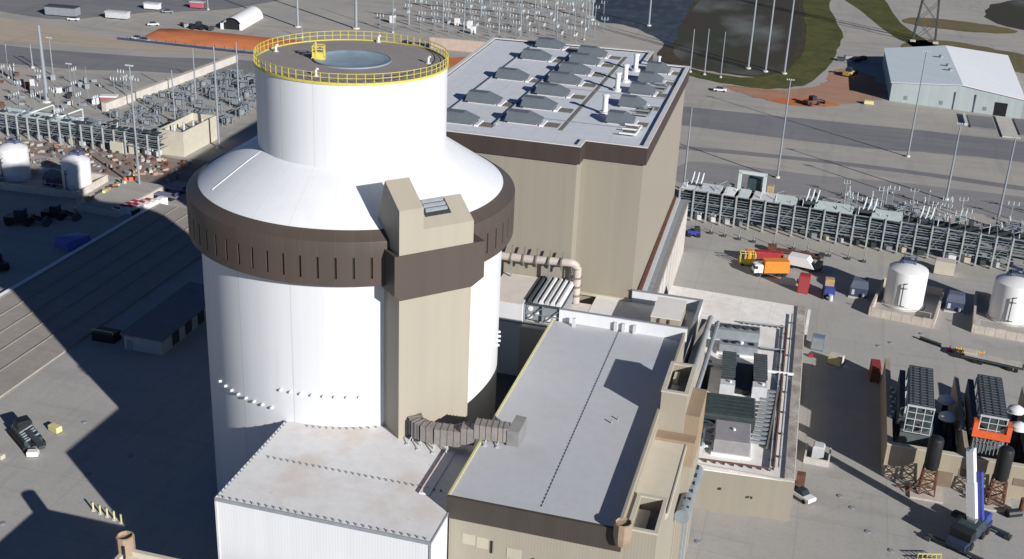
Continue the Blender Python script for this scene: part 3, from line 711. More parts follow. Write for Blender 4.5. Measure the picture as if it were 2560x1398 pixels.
# foreground building at the lower left
t = thing('control_building', 'cream parapet corner of a building at the bottom left with a stack', 'building', (-2, -62, 0))
MB().box(-11, 13.5, -25, 17.2, 0, 14.2).build('wall', TANL, t)
MB().box(-10.6, 13.1, -24.6, 16.8, 14.2, 14.35).build('roof', roofing('bright_roof', (.62, .58, .52), (.5, .44, .38), .05), t)
ring_wall(MB(), [(-11.1, -25.1), (13.6, -25.1), (13.6, 17.3), (-11.1, 17.3)], [(-10.5, -24.5), (13.0, -24.5), (13.0, 16.7), (-10.5, 16.7)], 14.0, 15.0).build('parapet', CREAM, t)
MB().lathe([(.9, 12.5), (1.0, 13.6), (1.15, 14.2), (1.15, 17.0), (.95, 17.1), (.9, 16.6), (.1, 16.5)], 10, (-10.8, 17.0)).build('corner_stack', SOFFIT, t)
MB().box(-10.55, -10.2, 15.75, 15.9, 14.4, 16.3).build('stack_port', BLACK, t)

# ================================================================== LONG STEPPED BUILDING AND SHED (left, mostly in shade)
lb_ = thing('stepped_hall', 'long low hall with stepped brown roof in the shade left of the cylinder', 'building', (-84, 40, 0))
steps = [(-13.6, -12.4, 1.5), (-12.4, -7.2, 1.25), (-7.2, -2.4, 1.1), (-2.4, 2.4, .95), (2.4, 7.4, .8), (7.4, 13.2, .65)]
SR = roofing('stepped_roof', (.29, .265, .24), (.23, .21, .19), .08, 4.4, .9, .5)
MB().box(-13.59, 13.1, -78, 62, 0, .35).build('wall', CONCD, lb_)
for i, (x0, x1, z) in enumerate(steps):
    MB().hexa([(x0, -78, .35), (x1-.01, -78, .35), (x1-.01, 62, .35), (x0, 62, .35)], [(x0, -78, z), (x1-.01, -78, z-.25), (x1-.01, 62, z-.25), (x0, 62, z)]).build('roof_step', [WPAINT, SR, SR, SR, SR, SR][i], lb_)
    if 0 < i < 6:
        MB().box(x0-.15, x0+.1, -78, 62, z+.002, z+.16).build('step_upstand', SR, lb_)
sh = thing('small_shed', 'small pale shed with flat roof in deep shade left of the cylinder', 'shed', (-56.8, 29, 0))
MB().box(-4.2, 4.0, 0, 26, 0, 3.3).build('wall', M('shed_wall', (.42, .43, .43), .7, .08), sh)
MB().hexa([(-4.6, -.6, 3.3), (4.6, -.6, 3.3), (4.6, 26.4, 3.3), (-4.6, 26.4, 3.3)], [(-4.6, -.6, 3.7), (4.6, -.6, 3.55), (4.6, 26.4, 3.55), (-4.6, 26.4, 3.7)]).build('roof', M('shed_roof', (.16, .165, .18), .7, .15), sh)
MB().box(-3.6, -2.4, -.06, -.003, 0, 2.2).build('door', GREY, sh)
for y in (4, 9, 14): MB().box(4.003, 4.06, y, y+2.6, .2, 2.8).build('door', DSTEEL, sh)
t = thing('utility_skid', 'dark utility skid with yellow rail beside the pale shed', 'equipment', (-66.5, 31.5, 0))
MB().box(-2.5, 2.3, -1.4, 1.4, .2, 1.9).build('case', BLACK, t); MB().box(-2.6, 2.4, -1.5, 1.5, 0, .196).build('skid', DSTEEL, t)
MB().bar((-2.4, -1.3, 2.5), (2.2, -1.3, 2.5), .14).bar((-2.4, -1.3, 1.8), (-2.4, -1.3, 2.5), .1).bar((2.2, -1.3, 1.8), (2.2, -1.3, 2.5), .1).build('rail', YEL, t)

# ================================================================== HANGAR, TENT
hg = thing('metal_hangar', 'pale blue green metal hangar with gable roof painted lit and shaded at upper right', 'hangar', (110, 330, 0))
e0, e1, yf_, yb_ = (-22.5, 22.5, -27, 46)
A, B_, C_, D_ = (-22, -26.5), (23.5, -33), (25, 46), (-24, 36)
r1, r2 = (2.3, -29.8), (.0, 42)
MB().add([(*A, 0), (*B_, 0), (*C_, 0), (*D_, 0), (*A, 6.8), (*B_, 6.8), (*C_, 6.8), (*D_, 6.8), (*r1, 9.2), (*r2, 9.2)],
         [(0, 1, 5, 8, 4), (1, 2, 6, 5), (2, 3, 7, 9, 6), (3, 0, 4, 7)]).build('wall', HSIDE, hg)
def roofslab(p, q, s_, r_, z, z2):
    return MB().hexa([(*p, z), (*q, z2), (*r_, z2), (*s_, z)], [(*p, z+.25), (*q, z2+.25), (*r_, z2+.25), (*s_, z+.25)])
roofslab((A[0]-.5, A[1]-.4), (r1[0]-.02, r1[1]-.4), (D_[0]-.5, D_[1]), r2, 6.8, 9.2).build('roof', HROOF, hg)
roofslab((B_[0]+.5, B_[1]-.4), (r1[0]+.02, r1[1]-.4), (C_[0]+.5, C_[1]), (r2[0]+.05, r2[1]), 6.8, 9.2).build('roof', HROOF2, hg)
dv = (B_[1]-A[1])/(B_[0]-A[0])
def fr(x): return A[1]+(x-A[0])*dv
MB().hexa([(14.2, fr(14.2)-.08, 0), (18.4, fr(18.4)-.08, 0), (18.4, fr(18.4)-.003, 0), (14.2, fr(14.2)-.003, 0)], [(14.2, fr(14.2)-.08, 4.8), (18.4, fr(18.4)-.08, 4.8), (18.4, fr(18.4)-.003, 4.8), (14.2, fr(14.2)-.003, 4.8)]).build('door_opening', BLACK, hg)
for x in (-17, -4.5, 10.5):
    MB().hexa([(x, fr(x)-.1, 1.2), (x+1.2, fr(x)-.25, 1.2), (x+1.2, fr(x)-.0, 1.2), (x, fr(x)-.003, 1.2)], [(x, fr(x)-.1, 2.6), (x+1.2, fr(x)-.25, 2.6), (x+1.2, fr(x), 2.6), (x, fr(x)-.003, 2.6)]).build('window', GREY, hg)
for x in (0.5, 7.5): MB().bar((x, fr(x)-.15, 0), (x, fr(x)-.15, 6.6), .25).build('downpipe', GREY, hg)
for x, y in ((-3, 18), (-1.2, 2), (-.8, -6)): MB().cyl(x, y, 8.2, 10.0, .7, .8, 10).build('ridge_vent', GREY, hg)
for i, (x, y, l, wd, mt) in enumerate(((127.3, 282, 28, 5.4, CONC), (135.5, 284, 22, 9.5, ASPH), (119.2, 285, 17, 8.5, ASPH), (113.6, 286, 15, 1.0, LGREY))):
    tag(MB().bev(-wd/2, wd/2, -l/2, l/2, .0, .35+.5*(i == 3)).build('loading_slab', mt, loc=(x, y, .05)), ['pale concrete ramp leading to the dark hangar doorway', 'dark loading slab right of the pale hangar ramp', 'dark loading slab left of the pale hangar ramp', 'narrow raised kerb wall in front of the hangar'][i], 'slab')
qt = thing('arched_tent', 'white arched fabric shelter at the upper left behind the red clay', 'tent', (-186, 320, 0), math.radians(8))
mb = MB(); n = 16; pr = [(4.6*math.cos(PI*k/n), 5.0*math.sin(PI*k/n)) for k in range(n+1)]
mb.add([(x, -13, z) for x, z in pr]+[(x, 15, z) for x, z in pr], [(i, i+1, n+2+i, n+1+i) for i in range(n)]); mb.build('canopy', WPAINT, qt, True)
MB().add([(x*.8, -12.9, z*.85) for x, z in pr]+[(x*.8, -12.7, z*.85) for x, z in pr], [tuple(range(n+1)), tuple(range(2*n+1, n, -1))]+[(i, n+1+i, n+2+i, i+1) for i in range(n)]).build('opening', BLACK, qt)
MB().box(-4.8, -3.6, -13.6, -12.95, 0, 2.6).box(3.6, 4.8, -13.6, -12.95, 0, 2.6).build('door_frame', WPAINT, qt)

# ================================================================== LIGHT MASTS AND POLES
def mast(x, y, h, r, label, lamp=True, name='light_mast', base=True, group=None):
    t = thing(name, label, 'pole', (x, y, 0), 0, group)
    MB().tube([(0, 0, 0), (0, 0, h*.5), (0, 0, h)], [r, r*.8, r*.55], 8).build('shaft', POLE, t, True)
    if base: MB().cyl(0, 0, 0, .6, r*2.4, r*2.2, 10).build('base', CONC, t)
    if lamp:
        mb = MB().bar((-1.0, 0, h), (1.0, 0, h), .16)
        for k in (-.9, -.3, .3, .9): mb.box(k-.18, k+.18, -.3, .1, h-.05, h+.3)
        mb.build('lamp_bar', LGREY, t)
    return t
mast(-183.3, 177.3, 25.5, .75, 'thick tapered grey mast rising over the left substation', False)
mast(-202.3, 207.7, 13.6, .25, 'slim grey pole just right of the thick left mast')
mast(-213.9, 198.9, 12.1, .3, 'dark slim pole nearest the left picture edge', False)
mast(-215.7, 214.6, 8.8, .3, 'short grey pole between the left edge pole and the thick mast', False)
mast(-180.6, 187.1, 10.9, .1, 'very thin pole left of the bare gravel rectangle')
mast(-171.3, 182.8, 12.1, .1, 'thin greenish pole on the bare gravel rectangle', False)
mast(-108.8, 112.3, 33.7, .33, 'tall slim light pole rising beside the white and red stacks')
mast(-127.8, 163.6, 19.5, .3, 'grey pole rising by the middle of the long white duct wall', False)
mast(-139.2, 196.4, 18.6, .28, 'grey pole rising in the steel clutter right of the duct wall', False)
mast(-107.8, 154.1, 30.7, .38, 'tall grey pole behind the cream concrete box', False)
mast(-128.1, 205.5, 19.9, .32, 'grey pole nearest the left side of the yellow railed deck', False)
mast(-161.6, 324.6, 30, .6, 'thick grey pole at the top edge left of the second thick pole', False)
mast(-137.8, 333.1, 36, .7, 'thickest grey pole at the top edge above the yellow railing', False)
mast(-150.7, 305.3, 6.7, .25, 'short grey post right behind the yellow railing', False)
mast(-120.4, 332.6, 25, .25, 'thin grey pole above the far side of the deck railing', False)
mast(-46.7, 402.9, 32, .5, 'grey pole standing at the near left corner of the painted shadow', False)
mast(-19.3, 401.5, 32, .5, 'grey pole standing at the near edge of the painted shadow', False)
mast(-40.4, 356.7, 30, .25, 'slim pole just behind the far roof edge of the turbine hall', False)
mast(-46.4, 363.0, 20, .22, 'slimmest pole just behind the far roof edge of the turbine hall', False)
mast(33.0, 333.0, 42, .5, 'left of the three tall poles on the pond bank', False)
mast(40.1, 330.4, 42, .5, 'middle of the three tall poles on the pond bank', False)
mast(47.6, 330.2, 42, .5, 'right of the three tall poles on the pond bank', False)
mast(11.7, 316, 17.2, .3, 'short pole nearest the turbine hall on the grass edge', False)
mast(17.6, 314, 18.3, .3, 'middle short pole on the grass edge of the pond', False)
mast(24.2, 312, 18.1, .25, 'right short pole on the grass edge of the pond', False)
mast(54.5, 191.8, 29.5, .32, 'tall slim light pole behind the middle of the right pipe rack')
mast(92.7, 230.7, 33.6, .32, 'tall slim light pole standing in front of the hangar')
mast(102.2, 190.5, 22.4, .34, 'slim light pole second from the right picture edge')
mast(114.1, 171.2, 25.1, .34, 'slim light pole nearest the right picture edge')
mast(29.6, 170.3, 24, .3, 'slim pole along the far right corner of the turbine hall', False)
mast(-214.0, 340.8, 14, .28, 'slim pole left of the white arched tent')
t = thing('lattice_tower', 'dark lattice pylon legs rising out of the top edge behind the hangar', 'pylon', (105, 428, 0))
mb = MB()
for sx in (-1, 1):
    for sy in (-1, 1):
        mb.bar((sx*5, sy*4, 0), (sx*1.6, sy*1.4, 45), .5)
for k in range(5):
    z0, z1 = k*9, k*9+9; q = lambda z: 5-z*3.4/45
    for sy in (-1, 1): mb.bar((-q(z0), sy*q(z0)*.8, z0), (q(z1), sy*q(z1)*.8, z1), .2); mb.bar((q(z0), sy*q(z0)*.8, z0), (-q(z1), sy*q(z1)*.8, z1), .2)
mb.build('frame', DSTEEL, t)
for x, y in ((-5, -4), (5, -4)): MB().box(x-1.2, x+1.2, y-1, y+1, 0, .9).build('footing', CREAM, t)

# ================================================================== PIPE RACKS
POSTM = M('rack_post_steel', (.36, .385, .385), .55, .1, .8)
def rack(label, loc, rz, n, sp, depth, h, seed, tubes, panels):
    rnd = random.Random(seed)
    t = thing('pipe_rack', label, 'pipe rack', loc, rz)
    Lx = sp*(n-1)
    for i in range(n):
        MB().box(i*sp-.19, i*sp+.19, -.55, -.17, 0, h+.2).build('post', POSTM, t)
        if i % 2 == 0: MB().box(i*sp-.17, i*sp+.17, depth-.17, depth+.17, 0, h).build('post', STEEL, t)
    for z in (2.9, 5.4, h-.1):
        MB().box(0, Lx, -.32, -.18, z-.14, z+.14).build('beam', STEEL, t)
    for z in (3.6, 4.3, 4.9, 6.1, 6.8, 7.4):
        if z < h-.4: MB().box(0, Lx, -.16, -.08, z-.06, z+.06).build('rail', STEEL, t)
    for i in range(n-1):
        if i % 2 == seed % 2: MB().bar((i*sp+.2, -.12, 2.9), ((i+1)*sp-.2, -.12, h-.2), .12).build('brace', STEEL, t)
        else: MB().bar((i*sp+.2, depth*.5, h), ((i+1)*sp-.2, depth*.7, h+rnd.uniform(.6, 1.8)), .16).build('brace', STEEL, t)
        a = rnd.uniform(.3, 2.5); MB().tube([(i*sp+a, .5, h), (i*sp+a, .5+rnd.uniform(0, 2), h+rnd.uniform(.6, 2.2))], rnd.uniform(.08, .16), 6).build('vent_pipe', rnd.choice((STEEL, LGREY, DSTEEL)), t)
    mb = MB()
    for i in range(n):
        for z in (2.9, 5.4, h-.1): mb.box(i*sp-.12, i*sp+.12, .18, depth-.18, z-.12, z+.12)
    mb.build('cross_beam', STEEL, t)
    mb = MB()
    for i in range(n-1):
        for z in (3.5, 4.8, 6.0, 7.2):
            if rnd.random() < .8:
                x0 = i*sp+.25+rnd.uniform(0, .5); x1 = (i+1)*sp-.25-rnd.uniform(0, .8)
                MB().box(x0, x1, .3, 1.0+rnd.uniform(0, 2.5), z-.12, z+.12+rnd.uniform(0, .2)).build('cable_tray', rnd.choice((GREEND, STEEL, DSTEEL)), t)
    for k in range(7):
        y = .9+k*(depth-1.6)/6; z = rnd.choice((3.2, 4.5, 5.7, 6.9)); MB().tube([(rnd.uniform(0, 4), y, z), (Lx-rnd.uniform(0, 6), y, z)], rnd.uniform(.15, .35), 8).build('pipe', rnd.choice((GREY, DSTEEL, STEEL)), t)
    for i in range(n-1):
        x = i*sp
        if rnd.random() < .75:
            a = rnd.uniform(1.2, 2.6); b = rnd.uniform(.8, 2.6); zz = rnd.uniform(.8, 2.4)
            MB().bev(x+.5, x+.5+min(a, sp-1), 1.5, 1.5+b, 0, zz).build('equipment_case', rnd.choice((LGREY, WPAINT, GREY, DSTEEL, CREAM)), t)
    MB().box(-.4, Lx+.4, depth-.16, depth+.16, 3.0, h-1.2).build('shade_screen', LOUV, t)  # added dark sheet imitating the shade inside the rack
    for (i0, i1, mt) in panels:
        MB().hexa([(i0*sp+.1, -.1, h), (i1*sp-.1, -.1, h), (i1*sp-.1, depth*.55, h), (i0*sp+.1, depth*.55, h)], [(i0*sp+.1, -.1, h+.16), (i1*sp-.1, -.1, h+.16), (i1*sp-.1, depth*.55, h+.75), (i0*sp+.1, depth*.55, h+.75)]).build('roof_panel', mt, t)
    for i in tubes:
        x = i*sp
        fb = MB().box(x-.3, x+3.4, 2.2, 3.4, h, h+.8).build('tube_stand', DSTEEL, t)
        for k in range(3):
            MB().tube([(x+k*1.25+.3, 2.7, h+.8), (x+k*1.25+.6, 2.9, h+2.2), (x+k*1.25+.8, 3.4, h+3.9)], [.18, .26, .18], 8).build('insulator_tube', INSUL, t, True)
    mb = MB()
    for i in range(n-1):
        if rnd.random() < .5:
            x = i*sp+rnd.uniform(.3, 2); MB().box(x, x+rnd.uniform(.5, 1.5), depth*.6, depth*.6+1.2, h, h+rnd.uniform(.4, 1.3)).build('top_box', rnd.choice((GREEND, GREY, DSTEEL)), t)
    for i in range(0, n, 1):
        MB().box(i*sp-.35, i*sp+.35, -.55, .3, 0, .3).build('footing', CONCD, t)
    return t
rk = rack('long grey steel pipe rack crossing the yard at right', (31.5, 145.6, 0), math.radians(-4.6), 25, 3.75, 8.5, 8.6, 3, (.5, 8.5, 12.3, 16.0), ((0, 1, TROOF), (1, 2.8, LGREY), (3, 3.8, WPAINT), (4, 4.8, GREENP), (5, 6.5, LGREY), (6.5, 8, GREENP), (9.2, 11.8, GREENP), (13, 15, GREENP)))
mb = MB().bar((14.5, 4.5, 8.6), (14.5, 4.5, 14.0), .8).bar((21, 4.5, 8.6), (21, 4.5, 14.0), .8).bar((14.1, 4.5, 14.0), (21.4, 4.5, 14.0), .8); mb.build('portal_frame', GREENP, rk)
MB().box(16.5, 20, 5.2, 8, 8.6, 12.2).build('cooler_case', GREEND, rk)
MB().box(21.8, 23.3, 5, 7, 8.6, 11).build('equipment_case', WOOD, rk)
lk = rack('long grey steel pipe rack across the yard at left', (-174, 140.3, 0), math.radians(-2.6), 16, 3.75, 7.5, 6.8, 5, (), ((0, 2, GREENP), (2.5, 4.6, GREENP), (5.2, 7.5, GREENP), (8, 9, STEEL)))
for i in (2.5, 5.2):
    mb = MB().bar((i*3.75, 2, 6.9), (i*3.75+6.5, 6.5, 9.6), .35).bar((i*3.75, 2, 6.9), (i*3.75+6.5, 6.5, 6.9), .3).bar((i*3.75+6.5, 6.5, 6.9), (i*3.75+6.5, 6.5, 9.6), .3); mb.build('portal_frame', GREENP, lk)
t = thing('concrete_enclosure', 'cream concrete box at the right end of the left pipe rack', 'enclosure', (-116.2, 151, 0))
MB().box(-4.6, 3.6, -8.8, -8.4, 0, 7.4).box(-4.6, 3.6, 10.6, 11, 0, 7.4).box(-4.6, -4.2, -8.4, 10.6, 0, 7.4).box(3.2, 3.6, -8.4, 10.6, 0, 7.4).build('wall', CREAM, t)
MB().box(-4.2, 3.2, -8.4, 10.6, 0, 5.2).build('inner_roof', CONCD, t)
for k in range(4): MB().cyl(-2+k*1.4, -4+k*3, 5.2, 7.9, .35).build('vent_pipe', LGREY, t)
rnd = random.Random(31)
def crate_like(name, label, cat, x, y, sx, sy, sz, mat, rz=0, group=None, trim=None, z=0.0):
    t = thing(name, label, cat, (x, y, z), rz, group)
    MB().bev(-sx/2, sx/2, -sy/2, sy/2, .15, sz, .06).build('case', mat, t)
    MB().box(-sx/2+.1, -sx/2+.35, -sy/2, sy/2, 0, .149).box(sx/2-.35, sx/2-.1, -sy/2, sy/2, 0, .149).build('skid', DSTEEL, t)
    if trim is not None: MB().box(-sx/2+.15, sx/2-.15, -sy/2-.04, -sy/2-.002, .3, sz-.25).build('door', trim, t)
    return t
crate_like('equipment_shelter', 'small cream shelter under the left pipe rack', 'shelter', -132.0, 139.0, 4.2, 2.6, 3.4, CREAM)
crate_like('equipment_shelter', 'narrow cream shelter right of the wider one under the left rack', 'shelter', -127.4, 139.6, 2.0, 2.4, 3.2, CREAM)
crate_like('equipment_shelter', 'cream shelter at the foot of the right pipe rack', 'shelter', 98.5, 131.8, 4.6, 3.2, 3.4, CREAM, -.08)
crate_like('equipment_shelter', 'low cream retaining block at the far right rack end', 'shelter', 112, 157, 15, 1.2, 1.8, CREAM, -.1)

for px_, (x, y) in enumerate([(33.5, 139.2), (37.3, 138.6), (41.4, 137.4), (44.9, 136.6), (48.7, 135.8), (52.5, 135.3), (57.6, 134.9), (62.5, 134.0), (66.0, 133.0), (71.3, 132.6), (76.0, 132.3), (79.7, 131.9), (91.6, 129.6)]):
    t = thing('guard_post', 'dark guard post with a long shadow in front of the right pipe rack', 'post', (x, y, 0), 0, 'guard posts in front of the right pipe rack')
    MB().cyl(0, 0, 0, 2.7, .14, n=8).build('shaft', STEEL, t); MB().bev(-.5, .5, -.5, .5, 0, .5).build('footing', DSTEEL, t)
# rubble and small yard debris on the left
dn = 0
PINKR = M('pinkish_scrap', (.36, .24, .20), .85, .25, 1)
for k in range(150):
    x = rnd.uniform(-168, -104); y = rnd.uniform(121, 138)
    if x > -120 and y > 140: continue
    mt = rnd.choice((BROWNR, CONCD, PINKR, GREY, PINKR, CONCD, BROWNR, DSTEEL, CREAM))
    mb = MB(); s1, s2, s3 = rnd.uniform(.5, 2.0), rnd.uniform(.4, 1.0), rnd.uniform(.3, 1.0)
    j = lambda: rnd.uniform(-.18, .18)
    mb.hexa([(-s1/2+j(), -s2/2+j(), 0), (s1/2+j(), -s2/2+j(), 0), (s1/2+j(), s2/2+j(), 0), (-s1/2+j(), s2/2+j(), 0)], [(-s1/2+j(), -s2/2+j(), s3), (s1/2+j(), -s2/2+j(), s3), (s1/2+j(), s2/2+j(), s3), (-s1/2+j(), s2/2+j(), s3*.8)])
    o = mb.build('debris_pile', mt, loc=(x, y, .05)); o.rotation_euler = (0, 0, rnd.uniform(0, 3))
    tag(o, 'small lump of scrap on the brown rubble ground below the left pipe rack', 'debris', 'scrap scattered on the rubble ground')

# ================================================================== SUBSTATION STEEL
def bus_support(loc, label, group, h=4.5, rz=0):
    t = thing('bus_support', label, 'bus support', loc, rz, group)
    MB().box(-.14, .14, -.14, .14, 0, h).build('post', STEEL, t)
    MB().box(-1.6, 1.6, -.12, .12, h, h+.22).build('crossarm', STEEL, t)
    for x in (-1.4, 0, 1.4): MB().cyl(x, 0, h+.22, h+1.4, .16, .12, 8).build('insulator', INSUL, t)
    return t
g1 = 'bus supports in the far switchyard'; l1 = 'thin steel bus support in the far switchyard behind the turbine hall'
bs = None
for r_ in range(7):
    for c_ in range(15):
        x = -128+c_*6.3+r_*1.3+rnd.uniform(-.4, .4); y = 338+r_*13.5+rnd.uniform(-.4, .4)
        if x > -42 and y > 388: continue
        if rnd.random() < .12: continue
        if bs is None: bs = bus_support((x, y, 0), l1, g1, 5.2)
        else: dup(bs, (x, y, 0), rnd.choice((0, 0, PI/2)))
g0 = None
for i, (x, y, wd, h) in enumerate([(-112, 352, 16, 13), (-86, 352, 16, 13), (-60, 352, 16, 13), (-104, 384, 16, 13), (-78, 384, 16, 13), (-52, 382, 12, 13), (-118, 412, 16, 14), (-92, 412, 16, 14), (-66, 412, 12, 14)]):
    lb = 'tall steel gantry portal in the far switchyard'
    if g0 is None:
        g0 = thing('gantry', lb, 'gantry', (x, y, 0), 0, 'gantries in the far switchyard')
        for sx in (-8, 8): MB().tube([(sx, 0, 0), (sx, 0, 15)], [.32, .2], 6).build('leg', STEEL, g0)
        MB().box(-8, 8, -.3, .3, 11.6, 12.2).build('girder', STEEL, g0)
        for k in (-5, 0, 5): MB().cyl(k, 0, 10.2, 11.6, .16, .16, 6).build('insulator', INSUL, g0)
    else: dup(g0, (x, y, 0), 0)
for i, (x, y) in enumerate(((-128, 352), (-100, 360), (-93, 357), (-88, 346))):
    crate_like('transformer_cabinet', ['pale cabinet at the left end of the far switchyard', 'pale cabinet left of a pair in the far switchyard', 'pale cabinet right of a pair in the far switchyard', 'pale cabinet at the near edge of the far switchyard'][i], 'cabinet', x, y, 2.0, 2.0, 3.4, WPAINT, 0, 'cabinets in the far switchyard')
# clutter of low steel frames right of the duct wall, and behind the right rack
fl = 'low grey steel frame in the cluttered yard behind the left pipe rack'; fg = 'low steel frames behind the left pipe rack'
f0 = None
for k in range(105):
    x = rnd.uniform(-154, -117); y = rnd.uniform(164, 234)
    if x < -153+(y-180)*.05: continue
    if f0 is None:
        f0 = thing('steel_frame', fl, 'steel frame', (x, y, 0), 0, fg)
        for a in (-1.5, 1.5):
            for b in (-.8, .8): MB().bar((a, b, 0), (a, b, 2.4), .2).build('leg', STEEL, f0)
        mb = MB()
        for b in (-.8, .8): mb.bar((-1.6, b, 2.4), (1.6, b, 2.4), .2)
        for a in (-1.5, 0, 1.5): mb.bar((a, -.8, 2.4), (a, .8, 2.4), .16)
        mb.build('top_frame', STEEL, f0)
        MB().box(-1.0, .6, -.6, .6, .6, 1.9).build('case', GREY, f0)
    else: dup(f0, (x, y, 0), rnd.uniform(-.3, .3)+rnd.choice((0, PI/2)), scale=(rnd.uniform(.7, 1.4), 1, rnd.uniform(.6, 1.5)))
fl2 = 'thin grey bus support in the yard behind the right pipe rack'; fg2 = 'bus supports behind the right pipe rack'
for k in range(44):
    x = rnd.uniform(72, 130); y = rnd.uniform(152, 186)
    dup(bs, (x, y, 0), rnd.choice((0, PI/2, .3)), fl2, fg2, (rnd.uniform(.6, 1), 1, rnd.uniform(.45, 1.0)))
for k in range(18):
    x = rnd.uniform(70, 126); y = rnd.uniform(150, 176)
    dup(f0, (x, y, 0), rnd.uniform(-.2, .2), 'low grey steel frame behind the right pipe rack', 'low steel frames behind the right pipe rack')
t = thing('cable_trench', 'dark cable trench cover running behind the right pipe rack near the right edge', 'trench', (112, 163.5, 0), -.12)
MB().box(-12, 14, -.8, .8, 0, .5).build('cover', DSTEEL, t); MB().box(-12, 14, -1.0, -.802, 0, .7).box(-12, 14, .802, 1.0, 0, .7).build('kerb', CONCD, t)
# substation equipment at far left
for k in range(52):
    x = rnd.uniform(-216, -168); y = rnd.uniform(150, 206)
    if x > -172 and y > 180: continue
    if -186.5 < x < -180 and 174 < y < 181: continue
    mt = rnd.choice((WPAINT, LGREY, GREY, GREY, GREY, GREY, BROWNR, BLACK))
    nm = {'white_paint': 'white', 'light_grey_paint': 'light grey', 'cream_trim': 'cream', 'mid_grey_paint': 'grey', 'red_paint': 'red', 'rusty_steel': 'rusty brown', 'black_paint': 'black'}[mt.name]
    crate_like('switch_cabinet', f'{nm} equipment cabinet in the crowded left substation', 'cabinet', x, y, rnd.uniform(.8, 1.9), rnd.uniform(.7, 1.4), rnd.uniform(.9, 2.4), mt, rnd.uniform(0, 1), f'{nm} cabinets in the left substation')
for k in range(34):
    dup(bs, (rnd.uniform(-214, -160), rnd.uniform(158, 205), 0), rnd.choice((0, PI/2)), 'thin steel bus support in the crowded left substation', 'bus supports in the left substation', (.8, 1, rnd.uniform(.6, 1.0)))
t = thing('site_trailer', 'red site trailer with white roof left of the long duct wall', 'trailer', (-163.5, 183, 0), .35)
MB().box(-2.6, 2.6, -1.3, 1.3, .5, 2.7).build('body', M('dull_red_paint', (.30, .12, .12), .6, .1), t); MB().bev(-2.8, 2.8, -1.5, 1.5, 2.7, 3.1).build('roof', WPAINT, t)
for x in (-1.2, 1.2): MB().tube([(x, -1.4, .45), (x, 1.4, .45)], .45, 10).build('wheel', RUBBER, t)
crate_like('storage_box', 'white storage box left of the red site trailer', 'box', -167.5, 181.5, 2.2, 2.2, 2.6, WPAINT, .3)
crate_like('storage_box', 'cream storage box by the pole at the duct wall', 'box', -151.5, 200, 2.6, 2.0, 2.2, CREAM, .3)
crate_like('storage_box', 'red storage box in the left substation', 'box', -211.8, 184.5, 4.0, 2.4, 2.6, RED, .1)
t = thing('duct_wall', 'long white topped concrete duct wall running away from the left rack', 'wall', (-158, 215, 0))
MB().hexa([(-3.2, -40, 0), (-1.6, -40, 0), (3.8, 40, 0), (2.2, 40, 0)], [(-3.2, -40, 2.6), (-1.6, -40, 2.6), (3.8, 40, 2.6), (2.2, 40, 2.6)]).build('wall', CONC, t)
MB().hexa([(-3.35, -40, 2.6), (-1.45, -40, 2.6), (3.95, 40, 2.6), (2.05, 40, 2.6)], [(-3.35, -40, 2.8), (-1.45, -40, 2.8), (3.95, 40, 2.8), (2.05, 40, 2.8)]).build('cap', CREAM, t)
t = thing('fence_line', 'low dark fence along the near side of the red clay bank', 'fence', (-155, 269, 0))
mb = MB()
for k in range(30): mb.bar((-60+k*4.2, k*.25, 0), (-60+k*4.2, k*.25, 1.6), .14)
mb.build('post', DSTEEL, t); MB().box(-60, 62, -.3, .5, 0, .8).build('skirt', NAVY, t)
t = thing('boundary_wall', 'tan wall panel beyond the turbine hall left roof corner', 'wall', (-80, 312, 0), .05)
MB().box(-16, 14, -.4, .4, 0, 4.6).build('panel', M('tan_wall_panel', (.46, .36, .29), .8, .1), t); MB().box(14, 15.2, -.5, 4, 0, 4.9).build('end_pier', CREAM, t); MB().box(-16.2, 14, -.5, .5, 4.6, 4.8).build('coping', CONCD, t)

# ================================================================== STORAGE TANKS WITH DIKES
def storage_tank(label, x, y, r, h, mat=TANKW):
    t = thing('storage_tank', label, 'tank', (x, y, 0), 0, 'white storage tanks')
    MB().lathe([(r, .3), (r, h-.5), (r-.12, h-.15), (r-.5, h+.05), (r*.5, h+.75), (.6, h+1.0)], 40, capt=True).build('shell', mat, t, True)
    MB().cyl(0, 0, 0, .3, r+.4, n=32).build('footing', CONC, t)
    MB().hexa([(-2.2, -.4, h+.3), (1.4, -.4, h+.5), (1.4, 2.6, h+.3), (-2.2, 2.6, h+.2)], [(-1.7, .1, h+1.5), (1.0, .1, h+1.7), (1.0, 2.2, h+1.7), (-1.7, 2.2, h+1.5)]).build('vent_housing', M('slate_hood', (.10, .115, .16), .4, .15), t)
    mb = MB().box(-1.4, 1.3, -.2, 1.8, h+1.75, h+1.85)
    for a in (-1.4, 1.3):
        for b in (-.2, 1.8): mb.bar((a, b, h+.4), (a, b, h+2.9), .1)
    for z in (2.4, 2.9):
        for b in (-.2, 1.8): mb.bar((-1.4, b, h+z), (1.3, b, h+z), .08)
    mb.build('platform', NAVY, t)
    MB().cyl(.4, .8, h+.75, h+1.9, .45, n=10).cyl(-.8, .9, h+.75, h+1.6, .3, n=10).build('vent', LGREY, t)
    a = -1.75
    mb = MB().tube([((r+.35)*math.cos(a), (r+.35)*math.sin(a), 1.2), ((r+.35)*math.cos(a), (r+.35)*math.sin(a), h*.72), ((r+.35)*math.cos(a+.16), (r+.35)*math.sin(a+.16), h*.76)], .13, 6)
    for z in (1.2, h*.62): mb.tube([((r-.02)*math.cos(a), (r-.02)*math.sin(a), z), ((r+.35)*math.cos(a), (r+.35)*math.sin(a), z), ((r+.4)*math.cos(a+.18), (r+.4)*math.sin(a+.18), z)], .1, 6)
    mb.build('level_pipe', DSTEEL, t)
    return t
